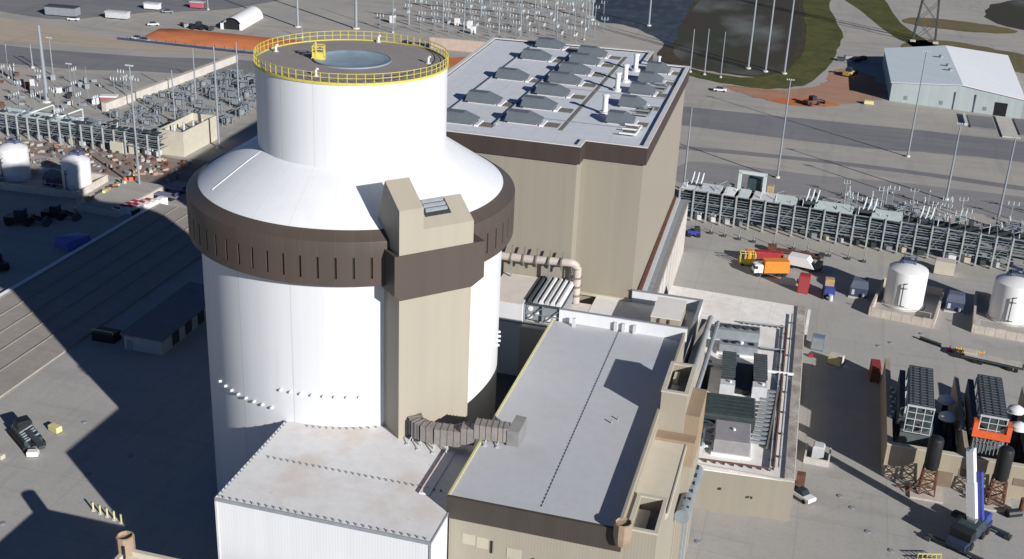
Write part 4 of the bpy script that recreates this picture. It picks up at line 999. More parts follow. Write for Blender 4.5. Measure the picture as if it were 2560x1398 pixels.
storage_tank('white dome topped tank, left of the two in the right yard', 88.4, 109.0, 4.35, 8.9)
storage_tank('white dome topped tank nearest the right picture edge', 111.3, 109.5, 4.5, 9.1)
storage_tank('white tank beside the gravel block in the left yard', -123.8, 106.6, 3.7, 8.6)
storage_tank('white tank cut by the left picture edge', -144.5, 108.5, 4.0, 8.8)
def dike(label, x, y, rz, lx, ly, h, mat):
    t = thing('dike_wall', label, 'containment wall', (x, y, 0), rz, 'containment walls around the tanks')
    n = int(lx/1.9)
    for k in range(n):
        a = -lx/2+k*lx/n; MB().box(a+.03, a+lx/n-.03, -.25, .25, 0, h+random.uniform(-.08, .08)).build('panel', mat, t)
    MB().box(-lx/2-.5, -lx/2-.004, -.25, ly, 0, h).build('side_wall', mat, t)
    MB().box(lx/2+.004, lx/2+.5, -.25, ly, 0, h).build('side_wall', mat, t)
    MB().box(-lx/2, lx/2, ly-.5, ly, 0, h).build('rear_wall', mat, t)
    mb = MB()
    for q in (-.45, .45): mb.bar((q*lx, .6, 0), (q*lx, .6, h+1.3), .12)
    mb.bar((-.45*lx, .6, h+1.2), (.45*lx, .6, h+1.2), .1); mb.build('rail', CREAM, t)
    return t
DIKEM = M('cream_concrete', (.48, .43, .37), .9, .16, .7)
dike('cream panelled containment wall around the left tank of the right yard', 87.8, 98.6, -.16, 13, 20, 1.9, DIKEM)
dike('cream panelled containment wall around the tank nearest the right edge', 110.5, 97.6, -.10, 15, 20, 1.9, DIKEM)
dike('cream containment wall around the left yard tanks', -133, 99.5, .05, 26, 15, 1.9, M('tan_concrete', (.54, .49, .42), .9, .14, .5))
for x, y, lb in ((78.6, 109.8, 'dark blue equipment skid left of the white tank in the right yard'), (99.6, 109.6, 'dark blue equipment skid between the two right yard tanks'), (-131.5, 106.5, 'dark grey equipment skid left of the tank in the left yard')):
    t = thing('pump_skid', lb, 'pump skid', (x, y, 0), -.1, 'pump skids beside the tanks')
    MB().box(-1.9, 1.9, -1.5, 1.5, .3, 2.4).build('case', NAVY, t)
    MB().hexa([(-2.0, -1.6, 2.4), (2.0, -1.6, 2.4), (2.0, 1.6, 2.4), (-2.0, 1.6, 2.4)], [(-1.6, -.6, 3.9), (1.6, -.6, 3.9), (1.6, 1.4, 4.1), (-1.6, 1.4, 4.1)]).build('hood', M('slate_hood', (.10, .115, .16), .4, .15), t)
    MB().box(-2.1, 2.1, -2.0, 2.0, 0, .296).build('base', CONC, t)
    MB().box(-1.5, -.9, -1.56, -1.503, .8, 2.0).build('door', LGREY, t)
    MB().cyl(1.1, -1.8, .3, 1.4, .3).build('pump', STEEL, t)

# left yard slab, red and white stacks, dark vehicles in shade
t = thing('gravel_block', 'flat grey gravel filled block with debris along its left edge', 'container bed', (-108.2, 103, 0), math.radians(-2))
MB().box(-6.0, 6.0, -11, 11, 0, 1.7).build('wall', CONC, t); MB().box(-5.6, 5.6, -10.6, 10.6, 1.7, 1.78).build('fill', GROUND, t)
for k in range(26):
    f_ = k/25; x = -114.5+rnd.uniform(-.8, .8)+2.0*f_; y = 92.5+f_*24+rnd.uniform(-.6, .6)
    mb = MB().bev(-.5, .5, -.4, .4, 0, rnd.uniform(.4, 1.1))
    mt = rnd.choice((WOOD, CREAM, BROWNR, PALEY, REDOR if f_ > .75 else WOOD))
    o = mb.build('timber_bundle', mt, loc=(x, y, 1.78 if x > -113.8 else .03)); o.rotation_euler = (0, 0, rnd.uniform(0, 3)); o.scale = (rnd.uniform(.6, 2), 1, 1)
    tag(o, 'small scrap bundle along the left edge of the gravel block', 'debris', 'scrap bundles by the gravel block')
for i in range(3):
    t = thing('stacked_barriers', ['white and red striped stack nearest the gravel block', 'white and red striped stack in the middle of three', 'plain white stack at the right of three striped stacks'][i], 'barrier stack', (-102.6+i*2.3, 96.5+i*2.2, 0), -.25)
    MB().bev(-1.1, 1.1, -4.2, 4.2, 0, 2.1).build('white_block', WPAINT, t)
    for k in range(4): MB().box(-.55, 1.12, -4.1+k*2.1, -3.3+k*2.1, 2.103, 2.45).build('red_stripe', RED if i < 2 else WPAINT, t)
    if i == 1: MB().box(1.103, 1.4, -4.2, 4.2, 0, 1.2).build('green_panel', GREEND, t)
for i, (x, y) in enumerate(((-100.2, 114.5), (-99.4, 108.8))):
    t = thing('flatbed_trailer', ['long dark flatbed behind the light pole in the shade', 'second dark flatbed nearer the red striped stacks'][i], 'trailer', (x, y, 0), -.1)
    MB().box(-4.4, 4.4, -1.2, 1.2, 1.0, 1.35).build('bed', M('violet_grey_deck', (.20, .18, .26), .6, .1), t)
    for k in (-3.2, -2.0, 2.8): MB().tube([(k, -1.25, .5), (k, 1.25, .5)], .5, 10).build('wheel', RUBBER, t)
    MB().box(4.0, 4.35, -1.1, 1.1, 1.353, 2.3).build('headboard', NAVY, t)
t = thing('tarped_box', 'blue tarped box in the shade left of the stepped hall', 'covered load', (-101.5, 71.5, 0), -.35)
MB().hexa([(-2.8, -3.4, 0), (2.8, -3.4, 0), (2.8, 3.4, 0), (-2.8, 3.4, 0)], [(-2.3, -3, 2.6), (2.3, -3.1, 2.4), (2.4, 3, 2.6), (-2.4, 3, 2.2)]).build('tarp', TARP, t); MB().box(-2.9, 2.9, -3.5, 3.5, .0, .25).build('pallet', WOOD, t)
def machine(label, x, y, rz, s=1, mat=BLACK):
    t = thing('parked_loader', label, 'loader', (x, y, 0), rz)
    MB().box(-3.2*s, 2.6*s, -1.3*s, 1.3*s, .7*s, 1.9*s).build('body', mat, t)
    MB().bev(-1.0*s, 1.1*s, -1.1*s, 1.1*s, 1.9*s, 3.4*s, .2).build('cab', GLASS, t)
    for a in (-2.1, 1.8):
        for b in (-1.35, 1.35): MB().tube([(a*s, (b-.3)*s, .8*s), (a*s, (b+.3)*s, .8*s)], .8*s, 12).build('wheel', RUBBER, t)
    MB().bar((2.2*s, -.6*s, 1.8*s), (5.2*s, -.6*s, .9*s), .4*s).bar((2.2*s, .6*s, 1.8*s), (5.2*s, .6*s, .9*s), .4*s).build('arm', mat, t)
    MB().hexa([(4.9*s, -1.5*s, .2*s), (6.2*s, -1.5*s, .1*s), (6.2*s, 1.5*s, .1*s), (4.9*s, 1.5*s, .2*s)], [(4.8*s, -1.5*s, 1.4*s), (5.2*s, -1.5*s, 1.4*s), (5.2*s, 1.5*s, 1.4*s), (4.8*s, 1.5*s, 1.4*s)]).build('bucket', DSTEEL, t)
    return t
machine('black wheel loader in the shade below the left tanks', -121.5, 79.5, .3, 1.15)
machine('black wheel loader behind another in the left shade', -116.3, 86.0, .2, 1.0)
machine('dark loader in the shade at the left picture edge', -109.3, 54.0, 2.6, 1.1)
t = thing('drill_rig', 'dark green and black machine on the lit slab at the left edge', 'drill rig', (-56.8, -6.8, 0), -.6)
MB().box(-4.0, 2.6, -1.5, 1.5, .8, 1.9).build('body', GREEND, t); MB().bev(-3.2, -.8, -1.2, 1.2, 1.9, 3.6, .2).build('cab', BLACK, t)
MB().box(-4.4, 2.8, -1.9, -1.1, 0, .9).build('track', RUBBER, t); MB().box(-4.4, 2.8, 1.1, 1.9, 0, .9).build('track', RUBBER, t)
MB().box(.5, 6.8, -.5, .5, 2.0, 2.6).bar((2, -.9, 1.5), (5.8, -.5, 2.3), .25).bar((2, .9, 1.5), (5.8, .5, 2.3), .25).build('boom', DSTEEL, t)
mb = MB()
for k in range(9): mb.bar((-3.8+k*.8, -1.2, 1.9), (-3.6+k*.8, 1.0, 2.2+rnd.uniform(0, .7)), .25)
mb.build('hose_bundle', STEEL, t)
crate_like('generator_box', 'small pale yellow generator behind the green drill rig', 'generator', -54.8, -2.3, 2.2, 1.2, 1.2, PALEY, -.3)
crate_like('generator_box', 'small white generator in front of the drill rig boom', 'generator', -53.5, -10.2, 1.8, 1.2, 1.0, WPAINT, .4)
crate_like('generator_box', 'small cream crate at the lower left picture edge', 'crate', -58.2, -12.8, 2.0, 1.0, .9, CREAM, -.1)
b0 = None
for k in range(5):
    x, y = -35.3+k*1.45, -20.6-k*.35
    lb = 'yellow bollard post beside the corner stack at the lower left'
    if b0 is None:
        b0 = thing('bollard', lb, 'bollard', (x, y, 0), 0, 'yellow bollards by the lower left building')
        MB().cyl(0, 0, 0, 1.5, .16, n=10).build('post', PALEY, b0); MB().cyl(0, 0, 0, .12, .4, n=10).build('footing', CONC, b0)
    else: dup(b0, (x, y, 0))

# ================================================================== RIGHT FLAT BUILDING WITH ROOF PLANT
fb = thing('chiller_building', 'low tan building with concrete roof covered in pipes right of the annex', 'building', (60, 46, 0))
def L4(mb_): mb_.v = [(x-60, y-46, z) for x, y, z in mb_.v]; return mb_
FZ = 7.4
L4(MB().prism([(53.2, 11), (68.8, 12.2), (67.2, 81.5), (38.5, 83.0), (38.6, 56), (51.2, 50)], 0, FZ-.2)).build('wall', TAN, fb)
L4(MB().prism([(53.25, 11.1), (68.7, 12.3), (67.1, 81.4), (38.6, 82.9), (38.7, 56.1), (51.3, 50.1)], FZ-.2, FZ)).build('roof', CROOF, fb)
L4(MB().hexa([(67.1, 12.3, FZ), (68.6, 12.4, FZ), (67.05, 81.3, FZ), (65.4, 81.3, FZ)], [(67.1, 12.3, FZ+.35), (68.6, 12.4, FZ+.35), (67.05, 81.3, FZ+.35), (65.4, 81.3, FZ+.35)])).build('edge_curb', RUST, fb)
L4(MB().box(53.3, 68.7, 11.95, 12.25, FZ+.002, FZ+.3)).build('front_curb', CONC, fb)
for x, z in ((57.5, 4.2), (62.5, 3.6)): L4(MB().cyl(x, 11.2, z, z+.3, .2)).build('wall_spout', DSTEEL, fb)
L4(MB().box(67.6, 68.2, 81.5, 81.9, 0, 7)).build('downpipe', LGREY, fb)
def on_roof(name, label, cat, x, y, rz=.08): return thing(name, label, cat, (x, y, FZ), rz)
t = on_roof('chiller_unit', 'grey louvered chiller at the back of the pipe covered roof', 'chiller', 54.8, 61.5)
MB().box(-4.6, 4.2, -1.6, 1.6, 0, 2.2).build('case', GREY, t)
for k in range(5): MB().cyl(-3.6+k*1.75, 0, 2.2, 2.5, .7, n=12).build('fan', DSTEEL, t)
MB().box(-5.6, -4.604, -1, 1.2, 0, 1.4).build('pump_box', LGREY, t)
t = on_roof('chiller_unit', 'grey chiller with white base in front of the louvered one', 'chiller', 55.6, 55)
MB().box(-3.6, 3.6, -1.3, 1.3, .4, 2.0).build('case', GREY, t); MB().box(-4.0, 4.0, -1.7, 1.7, 0, .396).build('base', WPAINT, t)
MB().cyl(.5, 0, 2, 2.5, .35, n=10).build('vent', WPAINT, t)
for k in (-2.4, -1, 2.4): MB().cyl(k, 0, 2, 2.2, .5, n=10).build('fan', BLACK, t)
for i, (x, y) in enumerate(((54.8, 43.5), (60.4, 44.5))):
    t = on_roof('intake_silencer', ['left of two black ribbed intake banks on the low roof', 'right of two black ribbed intake banks on the low roof'][i], 'silencer', x, y)
    MB().box(-1.05, 1.05, -5.2, 5.2, 0, 3.0).build('case', LOUV, t)
    for k in range(11): MB().box(-1.25, 1.25, -5.1+k*.95, -4.75+k*.95, 3.0, 3.3).build('rib', DSTEEL, t)
    MB().bev(-1.3, 1.3, -7.4, -5.25, 0, 2.6).build('end_cap', LGREY, t)
    MB().cyl(.5, -6.3, 2.6, 3.0, .25).build('gauge', WPAINT, t)
t = tag(MB().box(-1.6, 1.6, -5.4, 5.4, .0, .9).build('roof_well', BLACK, loc=(57.6, 43.7, FZ)), 'black sunken well between the two ribbed intake banks', 'roof well')
t = on_roof('green_tank', 'dark green flat tank in front of the ribbed intake banks', 'tank', 56.6, 29.4)
MB().bev(-4.5, 4.3, -4.0, 4.0, .3, 2.3, .3).build('shell', M('deep_green_paint', (.045, .055, .055), .5, .25, .6), t); MB().box(-4.7, 4.5, -4.2, 4.2, 0, .296).build('base', CONCD, t)
mb = MB()
for k in range(6): mb.box(-3.6, 3.6, -3.4+k*1.3, -3.2+k*1.3, 2.303, 2.4)
mb.build('rib', GREEND, t)
t = on_roof('air_handler', 'mid grey box unit with white skirt at the front of the low roof', 'air handler', 58.0, 19.8)
MB().bev(-2.9, 2.9, -3.4, 3.4, .5, 2.8, .15).build('case', M('warm_grey_paint', (.27, .26, .27), .5, .12), t); MB().box(-3.2, 3.2, -3.7, 3.7, 0, .496).build('base', WPAINT, t)
MB().cyl(.2, .5, 2.8, 3.1, .25).build('gauge', WPAINT, t); MB().tube([(-2.9, 3.6, 1), (-4.4, 2.4, 1), (-4.6, -3, .8)], .35, 8).build('pipe', LGREY, t)
t = on_roof('pipe_manifold', 'bank of white pipe stubs along the right of the green tank', 'pipework', 62.8, 31.5, -.02)
mb = MB()
for k in range(13): mb.box(-1.6, .8, -10+k*1.55, -9.5+k*1.55, .3, .7)
mb.build('stub', GREY, t)
mb = MB().box(1.0, 1.3, -11, 11, .2, .6).box(1.6, 1.85, -11, 11, .2, .5); mb.build('header', PAD, t)
mb = MB()
for k in range(13): mb.box(-1.7, 1.2, -9.4+k*1.55, -8.6+k*1.55, .002, .12)
mb.build('pad', DSTEEL, t)
for i, (x0, y0, x1, y1) in enumerate(((65.2, 14, 63.9, 70), (64.6, 14, 63.2, 68), (66.0, 15, 64.6, 76), (53.8, 13.4, 65.3, 14.3), (54.5, 68.5, 63.5, 69.2), (59.5, 58, 64.2, 58.4), (50.5, 47.5, 66.4, 48.6))):
    t = thing('roof_pipe', ['inner of the long pipes beside the stained roof edge', 'thin long pipe nearest the pipe stubs', 'outer of the long pipes against the stained roof edge', 'pipe along the front edge of the low roof', 'pipe crossing the low roof behind the louvered chiller', 'short pipe right of the chillers', 'white pipe crossing the whole low roof behind the intake banks'][i], 'pipe', (x0, y0, FZ))
    MB().tube([(0, 0, .45), (x1-x0, y1-y0, .45)], .17 if i < 6 else .3, 6).build('run', [BROWNR, GREY, GREY, BROWNR, GREY, GREY, WPAINT][i], t)
    mb = MB()
    for k in range(8): f_ = (k+.5)/8; mb.box((x1-x0)*f_-.25, (x1-x0)*f_+.25, (y1-y0)*f_-.15, (y1-y0)*f_+.15, 0, .32)
    mb.build('support', DSTEEL, t)
t = on_roof('pipe_cluster', 'tangle of pale pipes between annex wall and grey box unit', 'pipework', 53.6, 20.5)
mb = MB()
for k in range(5): mb.tube([(-1.2, -4+k*2, .6+.2*k), (.4, -3.6+k*2, .9), (1.6, -3.2+k*1.8, .5)], .22, 7)
mb.build('pipe', LGREY, t); MB().box(-1.4, .9, -1.5, 0, 0, 1.2).box(-1, .8, 2.2, 3.8, 0, 1).build('valve_box', GREY, t)

# ================================================================== TRANSFORMER COMPOUND
tc_ = thing('blast_wall', 'tan concrete fire wall enclosure around the transformers at right', 'fire wall', (83.2, 31.4, 0))
BW = siding('tan_fire_wall', (.35, .30, .225), 2.6, .04)
MB().box(0, 40, 0, .9, 0, 6.2).build('front_wall', BW, tc_)
MB().box(0, .9, .904, 34, 0, 6.2).build('side_wall', BW, tc_)
for x in (12.5, 24.5): MB().box(x, x+.7, .904, 30, 0, 6.6).build('divider', BW, tc_)
MB().box(-.06, 40.1, -.08, .95, 6.2, 6.35).build('coping', CREAM, tc_)
for x, z0 in ((8.6, 0), (12.0, 2.6), (20.6, 2.6)): MB().box(x, x+2.6, -.07, -.003, z0, 2.9+z0*.4).build('wall_panel', M('brown_wall_panel', (.20, .15, .11), .8, .12), tc_)
def transformer(label, x, y, redframe):
    t = thing('power_transformer', label, 'transformer', (x, y, 0), -.03)
    MB().box(-2.6, 2.6, -7, 7, 1.0, 6.0).build('body', M('transformer_grey', (.11, .125, .135), .5, .15), t)
    MB().box(-3.0, 3.0, -7.4, 7.4, 0, .996).build('plinth', CONCD, t)
    MB().hexa([(-2.1, -7.8, 9.7), (2.1, -7.8, 9.7), (2.1, 8, 9.7), (-2.1, 8, 9.7)], [(-2.1, -7.8, 10.3), (2.1, -7.8, 10.3), (2.1, 8, 10.3), (-2.1, 8, 10.3)]).build('cooler_top', M('cooler_top_panel', (.05, .06, .068), .5, .15), t)
    mb = MB()
    for k in range(15): mb.box(-1.95, 1.95, -7.4+k*1.04, -7.25+k*1.04, 10.3, 10.42)
    for x_ in (-1.2, 0, 1.2): mb.box(x_-.05, x_+.05, -7.6, 7.8, 10.42, 10.48)
    mb.build('cooler_rib', M('cooler_rib_grey', (.10, .115, .125), .5, .15), t)
    mb = MB()
    for a in (-2.15, -.7, .7, 2.15): mb.bar((a, -7.9, 5.0), (a, -7.9, 10.1), .13)
    for z in (5.0, 6.3, 7.6, 8.9): mb.bar((-2.2, -7.9, z), (2.2, -7.9, z), .11)
    mb.bar((-2.3, -7.95, 10.15), (2.3, -7.95, 10.15), .28)
    for a in (-2.15, 2.15):
        mb.bar((a, -7.9, 9.6), (a, 7.6, 9.6), .2)
        for b in (-3, 3, 7.6): mb.bar((a, b, 6), (a, b, 9.7), .25)
    mb.build('cooler_frame', LGREY, t)
    for a in (-1.05, 1.05):
        for z in (6.4, 8.8):
            m2 = MB(); m2.lathe([(.9, 0), (.9, .3), (.25, .3)], 14, capt=True); mb = MB(); mb.add([(q[0]+a, -7.6-q[2], q[1]+z) for q in m2.v], m2.f); mb.build('fan', GREEND, t)
    MB().box(-3.6, -2.604, -7, 7.6, 5.6, 9.2).build('radiator', DSTEEL, t)
    mb = MB()
    for k in range(7): mb.cyl(-4.5+.3*(k % 2), -5.6+k*1.9, 3.0, 5.4, .16, .16, 8); mb.cyl(-4.5+.3*(k % 2), -5.6+k*1.9, 5.4, 6.3, .55, .25, 10)
    mb.box(-4.9, -3.9, -6, 6.6, 2.6, 3.0)
    mb.build('bushing', WPAINT, t)
    for k, yy in enumerate((-2.4, 4.0)):
        MB().cyl(5.0, yy, 0, 6.0, .5, n=12).build('bushing_post', DSTEEL, t); MB().lathe([(.6, 5.9), (1.55, 6.1), (1.4, 6.7), (.6, 7.2), (.1, 7.3)], 18, (5.0, yy)).build('bushing_cap', WPAINT, t, True)
    MB().box(3.2, 6.6, -6.4, 6.6, 0, 2.2).build('bus_housing', BLACK, t)
    if redframe:
        MB().box(-3.1, 3.1, -8.6, -8.2, 6.2, 7.5).box(-3.1, -2.3, -8.6, -6.2, 7.5, 9.0).box(2.3, 3.1, -8.6, -6.2, 7.5, 9.0).build('work_platform', REDOR, t)
        mb = MB()
        for k in range(10): mb.bar((-2.7+k*.6, -8.9, 3.4), (-2.7+k*.6, -8.9, 6.2), .14)
        mb.build('platform_frame', STEEL, t)
    else:
        MB().box(-1.5, 1.2, 8.1, 8.5, 8.6, 9.6).build('work_platform', REDOR, t)
    return t
transformer('dark ribbed transformer cooler left of the red framed one', 88.6, 47.2, False)
transformer('dark ribbed transformer cooler with red orange work platform', 100.6, 47.8, True)
t = thing('oil_tank', 'pale yellow oil tank corner at the right edge by the transformers', 'tank', (108.6, 48.6, 0))
MB().bev(-1.6, 3, -4.5, 4.5, .5, 6.4, .3).build('shell', CREAM, t); MB().box(-1.8, 3.2, -4.7, 4.7, 0, .496).build('base', CONC, t)
crate_like('red_container', 'narrow dark red container at the rear left of the transformer wall', 'container', 82.0, 68.5, 1.8, 4.2, 3.2, M('dark_red_paint', (.24, .04, .04), .6, .15), .05, None, BROWNR)
def lattice_tank(label, x, y):
    t = thing('head_tank', label, 'tank', (x, y, 0), 0, 'black tanks on lattice stands')
    MB().box(-2.6, 2.6, -2.4, 2.4, 0, .35).build('slab', DIKEM, t)
    mb = MB(); q = [(-1.25, -1.25), (1.25, -1.25), (1.25, 1.25), (-1.25, 1.25)]
    for a, b in q: mb.bar((a, b, .35), (a*.8, b*.8, 5.0), .22)
    for i in range(4):
        (a, b), (c, d) = q[i], q[(i+1) % 4]
        for k in range(3):
            z0, z1 = .35+k*1.5, 1.85+k*1.5; f0_, f1_ = 1-.04*k*1.3, 1-.04*(k+1)*1.3
            mb.bar((a*f0_, b*f0_, z0), (c*f1_, d*f1_, z1), .12); mb.bar((c*f0_, d*f0_, z0), (a*f1_, b*f1_, z1), .12); mb.bar((a*f1_, b*f1_, z1), (c*f1_, d*f1_, z1), .12)
    mb.build('stand', BROWNR, t)
    MB().lathe([(.3, 4.7), (1.0, 4.95), (1.22, 5.4), (1.22, 10.2), (1.05, 10.7), (.5, 11.0), (.1, 11.05)], 24).build('vessel', BLACK, t, True)
    mb = MB().bar((-4.8, .4, .2), (-1.5, 0, .5), .3).bar((-3.2, -1, .2), (-1.2, .6, 2.4), .18); mb.build('feed_pipe', BROWNR, t)
    return t
lattice_tank('black upright tank on lattice stand left of the crane boom', 90.3, 28.2)
lattice_tank('black upright tank on lattice stand right of the crane boom', 101.2, 28.6)
t = thing('pipe_post', 'dark pipe post on a round foot at the right edge below the fire wall', 'pipe', (105, 26.6, 0))
MB().cyl(0, 0, 0, 3.2, .45, n=12).build('pipe', BROWNR, t); MB().tube([(0, 0, .6), (-2.2, -1.2, .6)], .7, 12).build('flange', BLACK, t)

# mobile crane
t = thing('mobile_crane', 'dark blue mobile crane with raised white boom near the lower right corner', 'crane', (96.2, 16.6, 0), math.radians(62))
MB().box(-4.6, 4.6, -1.35, 1.35, .9, 1.7).build('carrier', M('crane_navy', (.03, .04, .075), .5, .2), t)
for k in (-3.6, -2.2, 1.6, 3.2):
    for b in (-1.3, 1.3): MB().tube([(k, b-.25, .6), (k, b+.25, .6)], .6, 12).build('wheel', RUBBER, t)
MB().bev(-1.6, 2.2, -1.4, 1.4, 1.7, 3.1, .15).build('turret', GREEND, t)
MB().bev(2.4, 4.4, -1.2, .0, 1.7, 3.0, .15).build('cab', BLUE, t)
MB().box(-3.4, -1.7, -1.5, 1.5, 1.75, 3.0).build('counterweight', BLACK, t)
for a in (-4.2, 4.4): MB().box(a-.2, a+.2, -4.0, 4.0, .55, .9).box(a-.5, a+.5, -4.3, -3.5, 0, .55).box(a-.5, a+.5, 3.5, 4.3, 0, .55).build('outrigger', DSTEEL, t)
MB().box(-.4, .5, -.6, .6, 3.1, 3.5).build('winch', GREY, t)
t2 = t
import mathutils
inv = Matrix.Rotation(-math.radians(62), 4, 'Z')
p0_ = inv @ Vector((.3, 0.6, 2.4)); p1_ = inv @ Vector((-1.7, 2.9, 12.9))
MB().tube([p0_, p0_.lerp(p1_, .55)], .9, 4).tube([p0_.lerp(p1_, .5), p1_], .72, 4).build('boom', WPAINT, t)
bo = inv @ Vector((1.1, .12, 0))
MB().tube([p0_+bo, p1_.lerp(p0_, .3)+bo], .5, 4).build('boom_jib', BLUE, t)
MB().tube([p1_, p1_+(inv @ Vector((0, -.9, .1)))], .3, 6).build('boom_head', GREY, t)
t.scale = (1.12, 1.12, 1.12)
mb = MB()
t = thing('scaffold_rack', 'yellow tube rack at the bottom edge right of centre', 'rack', (90.2, 8.2, 0), .3)
t.scale = (.75, .8, .8)
for k in range(6): mb.bar((-2.4+k*.95, -.8, 0), (-2.4+k*.95, -.8, 1.6), .16); mb.bar((-2.4+k*.95, .8, 0), (-2.4+k*.95, .8, 1.6), .16)
for k in range(6): mb.bar((-2.4+k*.95, -.8, .1), (-2.4+k*.95, .8, .1), .1)
mb.bar((-2.4, 0, .1), (2.35, 0, .1), .1)
mb.build('upright', YEL, t); MB().bar((-2.5, -.8, 1.5), (2.5, -.8, 1.5), .16).bar((-2.5, .8, 1.5), (2.5, .8, 1.5), .16).bar((-2.5, -.8, .8), (2.5, -.8, .8), .14).build('rail', PALEY, t)

# ================================================================== VEHICLES AND YARD CLUTTER (right)
def wheels(t, xs, half, r):
    for a in xs:
        for b in (-half, half): MB().tube([(a, b-.18, r), (a, b+.18, r)], r, 12).build('wheel', RUBBER, t)
t = thing('box_truck', 'orange box truck in the right yard below the pipe rack', 'truck', (58.8, 115.2, 0), math.radians(20))
MB().bev(-2.6, 3.4, -1.3, 1.3, 1.0, 3.9, .08).build('cargo_box', ORANGE, t); MB().box(-5.2, 3.4, -1.0, 1.0, .6, .996).build('chassis', DSTEEL, t)
MB().bev(-5.0, -2.9, -1.2, 1.2, 1.0, 3.0, .2).build('cab', WPAINT, t); MB().box(-5.03, -4.2, -1.22, 1.22, 2.0, 2.75).build('windscreen', GLASS, t); wheels(t, (-4.0, 1.2, 2.4), 1.1, .55)
t = thing('flatbed_truck', 'flatbed truck with a red load behind the orange box truck', 'truck', (56.4, 122.8, 0), math.radians(10))
MB().box(-3.0, 4.2, -1.2, 1.2, 1.0, 1.3).build('bed', DSTEEL, t); MB().bev(-2.8, 4.0, -1.1, 1.1, 1.3, 2.9, .3).build('load', RED, t); MB().bev(-5, -3.1, -1.2, 1.2, .8, 2.8, .2).build('cab', ORANGE, t); MB().box(-5.02, -4.3, -1.21, 1.21, 1.9, 2.6).build('windscreen', GLASS, t); wheels(t, (-4.1, 1.5, 2.8), 1.1, .5)
t = thing('yellow_scissor_lift', 'yellow lift frames left of the orange box truck', 'lift', (52.3, 119.4, 0), .2)
MB().box(-2.0, 2.0, -.9, .9, .4, 1.0).build('base', YEL, t); mb = MB()
for a in (-1.8, -.6, .6, 1.8):
    for b in (-.8, .8): mb.bar((a, b, 1), (a, b, 3.2), .16)
mb.bar((-1.8, -.8, 3.2), (1.8, -.8, 3.2), .14).bar((-1.8, .8, 3.2), (1.8, .8, 3.2), .14); mb.build('guard_rail', YEL, t); wheels(t, (-1.3, 1.3), .8, .35)
t = thing('box_trailer', 'white tilted box trailer right of the orange truck', 'trailer', (65.2, 121.8, 0), math.radians(-12))
MB().hexa([(-3.4, -1.5, 1.0), (3.2, -1.5, 1.0), (3.2, 1.5, 1.0), (-3.4, 1.5, 1.0)], [(-3.2, -1.5, 3.3), (1.2, -1.5, 3.3), (1.2, 1.5, 3.3), (-3.2, 1.5, 3.3)]).build('body', WPAINT, t); MB().box(-3.4, 4.6, -.9, .9, .6, .996).build('chassis', DSTEEL, t); MB().box(3.25, 4.6, -1.3, 1.3, 1.0, 2.6).build('motor_box', BLACK, t); wheels(t, (-2.2, 1.6), 1.1, .5)
crate_like('tall_container', 'tall narrow red container standing on end in the right yard', 'container', 66.2, 107.4, 2.4, 2.2, 4.4, RED, -.1, None, M('faded_red_paint', (.36, .06, .06), .6, .1))
tag(MB().hexa([(-1.8, -.4, 0), (1.8, -.4, 0), (1.8, .6, 0), (-1.8, .6, 0)], [(-1.8, .2, 1.5), (1.8, .2, 1.5), (1.8, .6, 1.5), (-1.8, .6, 1.5)]).build('panel_stack', LGREY, loc=(62.6, 110.6, .03)), 'pale leaning panel stack left of the red container', 'panels')
t = thing('blue_compressor', 'blue machine with timber top between red container and navy skid', 'compressor', (71.9, 107.4, 0), .1)
MB().bev(-1.2, 1.2, -1.8, 1.6, .6, 2.3, .15).build('body', BLUE, t); MB().box(-1.0, 1.0, .2, 1.8, 2.3, 3.9).build('timber_crate', WOOD, t); MB().cyl(.3, -2.8, 0, 1.4, .5, n=10).build('drum', LGREY, t); MB().box(-1.5, -1.204, -2.6, .2, 0, 2.6).build('side_frame', BLACK, t); wheels(t, (-.8, .8), 1.2, .4)
t = thing('lowboy_trailer', 'long rusty brown low trailer in front of the right pipe rack', 'trailer', (63.6, 130.4, 0), math.radians(-2))
MB().box(-6.6, 6.4, -1.1, 1.1, .5, .85).build('deck', BROWNR, t); MB().box(-7.2, -5.2, -1.1, 1.1, .85, 1.7).build('gooseneck', BROWNR, t); MB().box(5.2, 6.6, -1.2, 1.2, .85, 1.3).build('ramp', DSTEEL, t); wheels(t, (4.2, 5.4), 1.0, .42)
t = thing('blue_tractor', 'small violet blue tractor below the left end of the right rack', 'tractor', (37.6, 134, 0), .2)
MB().bev(-1.9, 1.4, -.8, .8, .7, 1.6, .1).build('body', BLUE, t); MB().bev(-.2, 1.2, -.7, .7, 1.6, 2.7, .15).build('cab', GLASS, t); wheels(t, (-1.4, .9), .85, .55); MB().bar((-1.9, 0, 1), (-4.2, 0, .6), .3).build('boom', DSTEEL, t)
crate_like('utility_cabinet', 'blue grey cabinet beside the stained roof edge', 'cabinet', 70.6, 78.0, 2.6, 2.0, 3.0, M('slate_blue_paint', (.14, .19, .25), .5, .12), -.1, None, GREY)
crate_like('utility_cabinet', 'cream cabinet right of the blue grey one', 'cabinet', 74.4, 72.2, 2.8, 2.0, 2.0, CREAM, -.35, None, PALEY)
crate_like('utility_cabinet', 'small red box behind the blue grey cabinet foot', 'box', 69.5, 73.6, .9, .7, .7, RED, 0)
t = thing('filter_skid', 'pale grey filter skid in a low walled bay right of the tan building', 'filter skid', (72.4, 33.4, 0), -.05)
MB().bev(-1.0, 1.0, -1.0, 1.2, .3, 2.8, .2).build('case', LGREY, t); MB().box(-2.2, -1.9, -2.4, 2.2, 0, 1.4).box(-1.896, 2.1, -2.4, -2.1, 0, 1.2).box(1.8, 2.1, -2.096, 2.2, 0, 1.4).build('bay_wall', CONC, t); MB().box(-1.2, 1.2, -1.3, 1.5, 0, .296).build('base', CONCD, t)
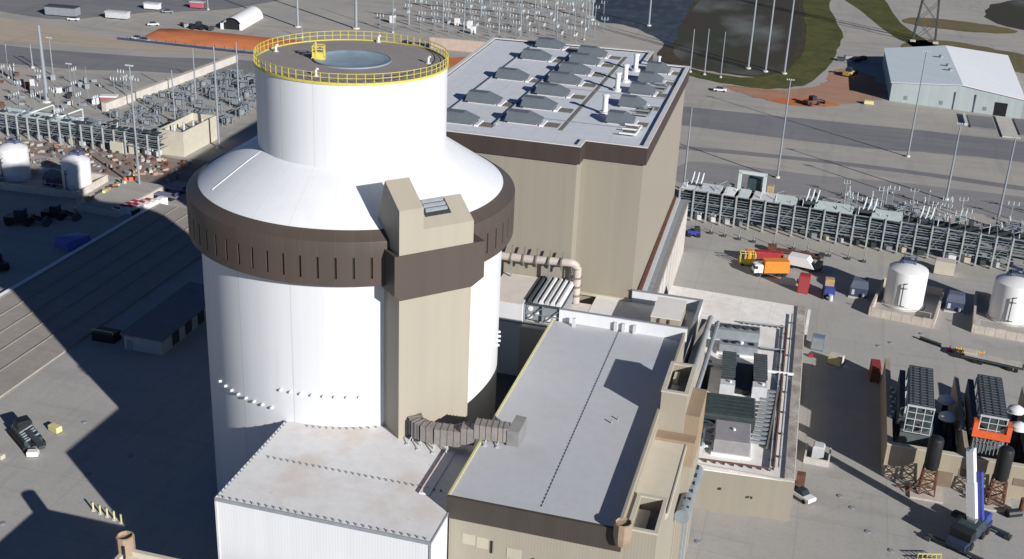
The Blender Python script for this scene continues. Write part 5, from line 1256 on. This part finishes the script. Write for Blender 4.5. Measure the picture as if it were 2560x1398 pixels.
t = thing('pickup_truck', 'white pickup truck parked at the tan building corner', 'pickup truck', (70.1, 19.9, 0), math.radians(-40))
MB().bev(-2.6, 2.6, -.95, .95, .5, 1.15, .1).build('body', WPAINT, t); MB().hexa([(-.6, -.85, 1.15), (1.3, -.85, 1.15), (1.3, .85, 1.15), (-.6, .85, 1.15)], [(-.4, -.75, 1.8), (.8, -.75, 1.8), (.8, .75, 1.8), (-.4, .75, 1.8)]).build('cab', GLASS, t); MB().box(-2.4, -.8, -.8, .8, 1.152, 1.17).build('bed_liner', BLACK, t); wheels(t, (-1.6, 1.6), .85, .4)
crate_like('dark_cabinet', 'dark brown cabinet behind the white pickup truck', 'cabinet', 69.9, 23.2, 1.4, 1.4, 2.6, BROWNR, 0)
t = thing('pipe_flatbed', 'long flatbed with pipes near the right edge behind the transformers', 'trailer', (105.5, 83.0, 0), -.18)
MB().box(-6, 6, -1.2, 1.2, .9, 1.2).build('bed', DSTEEL, t); mb = MB()
for k in range(5): mb.tube([(-5.5, -.9+k*.45, 1.45), (5.6, -.9+k*.45, 1.45)], .22, 8)
mb.build('pipe_load', CONCD, t); MB().bev(-5.8, -3.2, -1, 1, 1.7, 2.1).build('tarp', CREAM, t); wheels(t, (-3.4, -2.2, 3.4, 4.6), 1.0, .45)
t = thing('scrap_beam', 'dark steel beam lying on the concrete behind the transformers', 'beam', (93.6, 89.3, 0), -.5)
MB().box(-2.4, 2.4, -.35, .35, 0, .12).box(-2.4, 2.4, -.06, .06, .12, .6).box(-2.4, 2.4, -.35, .35, .6, .72).build('section', DSTEEL, t)
t = thing('safety_cone', 'red warning cone between the dark beam and yellow barriers', 'cone', (97.4, 86.8, 0)); MB().cyl(0, 0, .1, 1.4, .4, .08, 12).build('cone', RED, t); MB().box(-.6, .6, -.6, .6, 0, .1).build('foot', RED, t)
by0 = None
for k in range(4):
    x, y = 99.0+k*1.5, 86.6-k*.1; lb = 'yellow A frame barrier right of the red warning cone'
    if by0 is None:
        by0 = thing('site_barrier', lb, 'barrier', (x, y, 0), .2, 'yellow barriers behind the transformers')
        MB().bar((-.5, -.5, 0), (-.5, 0, 1.3), .15).bar((-.5, .5, 0), (-.5, 0, 1.3), .15).bar((.5, -.5, 0), (.5, 0, 1.3), .15).bar((.5, .5, 0), (.5, 0, 1.3), .15).build('leg', YEL, by0); MB().box(-.6, .6, -.1, .1, .8, 1.2).build('board', ORANGE, by0)
    else: dup(by0, (x, y, 0), .2)
# manhole frames and small pieces on the concrete yard
for i, (x, y) in enumerate(((78.5, 19.6), (81, 13.5), (76.5, 22.5), (84.5, 9.5), (83, 84), (85.5, 86.5), (92, 93.5), (55.6, 2.0), (-52, 2.0), (-42, -12), (-46, -28), (-38.5, -5))):
    o = MB().cyl(0, 0, 0, .07, .5, n=16).cyl(0, 0, .07, .11, .38, n=16).build('manhole_cover', GREY, loc=(x, y, .04)); tag(o, 'dark round cover set into the pale concrete yard', 'manhole', 'covers in the concrete yard')
# equipment in the far left and far right fields
FT = [(-262, 300, 14, 5, 4.0, GREY, 'dark grey open shed at the far top left'), (-238, 305, 10, 3.2, 3.0, LGREY, 'pale roofed shelter right of the dark open shed'), (-236, 330, 7, 3, 2.8, WPAINT, 'white trailer at the top left below the pink one'), (-220, 342, 6, 3, 2.8, M('pink_red_paint', (.45, .10, .14), .5, .1), 'pinkish red trailer at the top left edge')]
for x, y, a, b, c, mt, lb in FT:
    t = thing('site_trailer', lb, 'trailer', (x, y, 0), .1); MB().box(-a/2, a/2, -b/2, b/2, .5, c).build('body', mt, t); MB().bev(-a/2-.3, a/2+.3, -b/2-.3, b/2+.3, c, c+.3).build('roof', LGREY if mt != GREY else DSTEEL, t); wheels(t, (-a/4, a/4), b/2-.4, .4)
def pick(label, x, y, rz, mat):
    t = thing('parked_car', label, 'car', (x, y, 0), rz)
    MB().bev(-2.4, 2.4, -.95, .95, .45, 1.1, .1).build('body', mat, t); MB().hexa([(-1.6, -.85, 1.1), (1.2, -.85, 1.1), (1.2, .85, 1.1), (-1.6, .85, 1.1)], [(-1.2, -.75, 1.75), (.7, -.75, 1.75), (.7, .75, 1.75), (-1.2, .75, 1.75)]).build('cabin', GLASS, t); wheels(t, (-1.5, 1.5), .85, .38)
pick('white car parked at the far top left beside the dark shed', -252, 293, .2, WPAINT)
pick('blue grey car left of the white arched tent', -226, 326, .4, GREY)
pick('white car on the tan ground above the red clay left end', -217, 299, .6, WPAINT)
pick('white van by the left end of the red clay bank', -208, 272, -.2, WPAINT)
pick('grey car beside the white van at the clay bank', -204, 270.5, -.2, GREY)
pick('black vehicle beyond the yellow railing right of centre', -107, 313, .1, BLACK)
pick('white pickup near the turbine hall far corner on the clay', 26.5, 290, .1, WPAINT)
pick('dark car behind the hangar roof ridge', 118, 384, .1, BLACK)
pick('dark car behind the hangar right of another', 122.5, 380.5, .1, GREY)
pick('dark car at the right wall of the hangar', 140, 333, .4, BLACK)
machine('brown excavator on the spread red clay', 60.5, 284.5, .8, 1.0, BROWNR)
machine('yellow loader beside the shaded hangar wall', 72.5, 338.5, 1.2, 1.0, M('loader_yellow', (.45, .33, .07), .5, .15))
machine('dark loader amid the equipment row left of the tent', -196.5, 301, .1, 1.0)
for i, (x, y) in enumerate(((69, 366), (72, 371), (75.5, 367), (78, 372))):
    crate_like('yard_pallet', ['dark pallet load beside the pond, left of four', 'dark pallet load beside the pond, second of four', 'dark pallet load beside the pond, third of four', 'dark pallet load beside the pond, right of four'][i], 'pallet load', x, y, 3.2, 2, 1.6, [DSTEEL, GREY, GREEND, BROWNR][i], .3*i, 'pallet loads beside the pond')
crate_like('storage_box', 'pale yellow box on the tan ground left of the hangar', 'box', 80.5, 294.5, 3.4, 1.8, 1.4, PALEY, .1)
for k in range(7):
    crate_like('yard_crate', 'dark crate in the row left of the white arched tent', 'crate', -206+k*2.4, 303+rnd.uniform(-1, 1), rnd.uniform(1.2, 2), 1.6, rnd.uniform(1, 2), rnd.choice((DSTEEL, GREEND, BLACK, GREY)), rnd.uniform(0, 1), 'dark crates left of the tent')
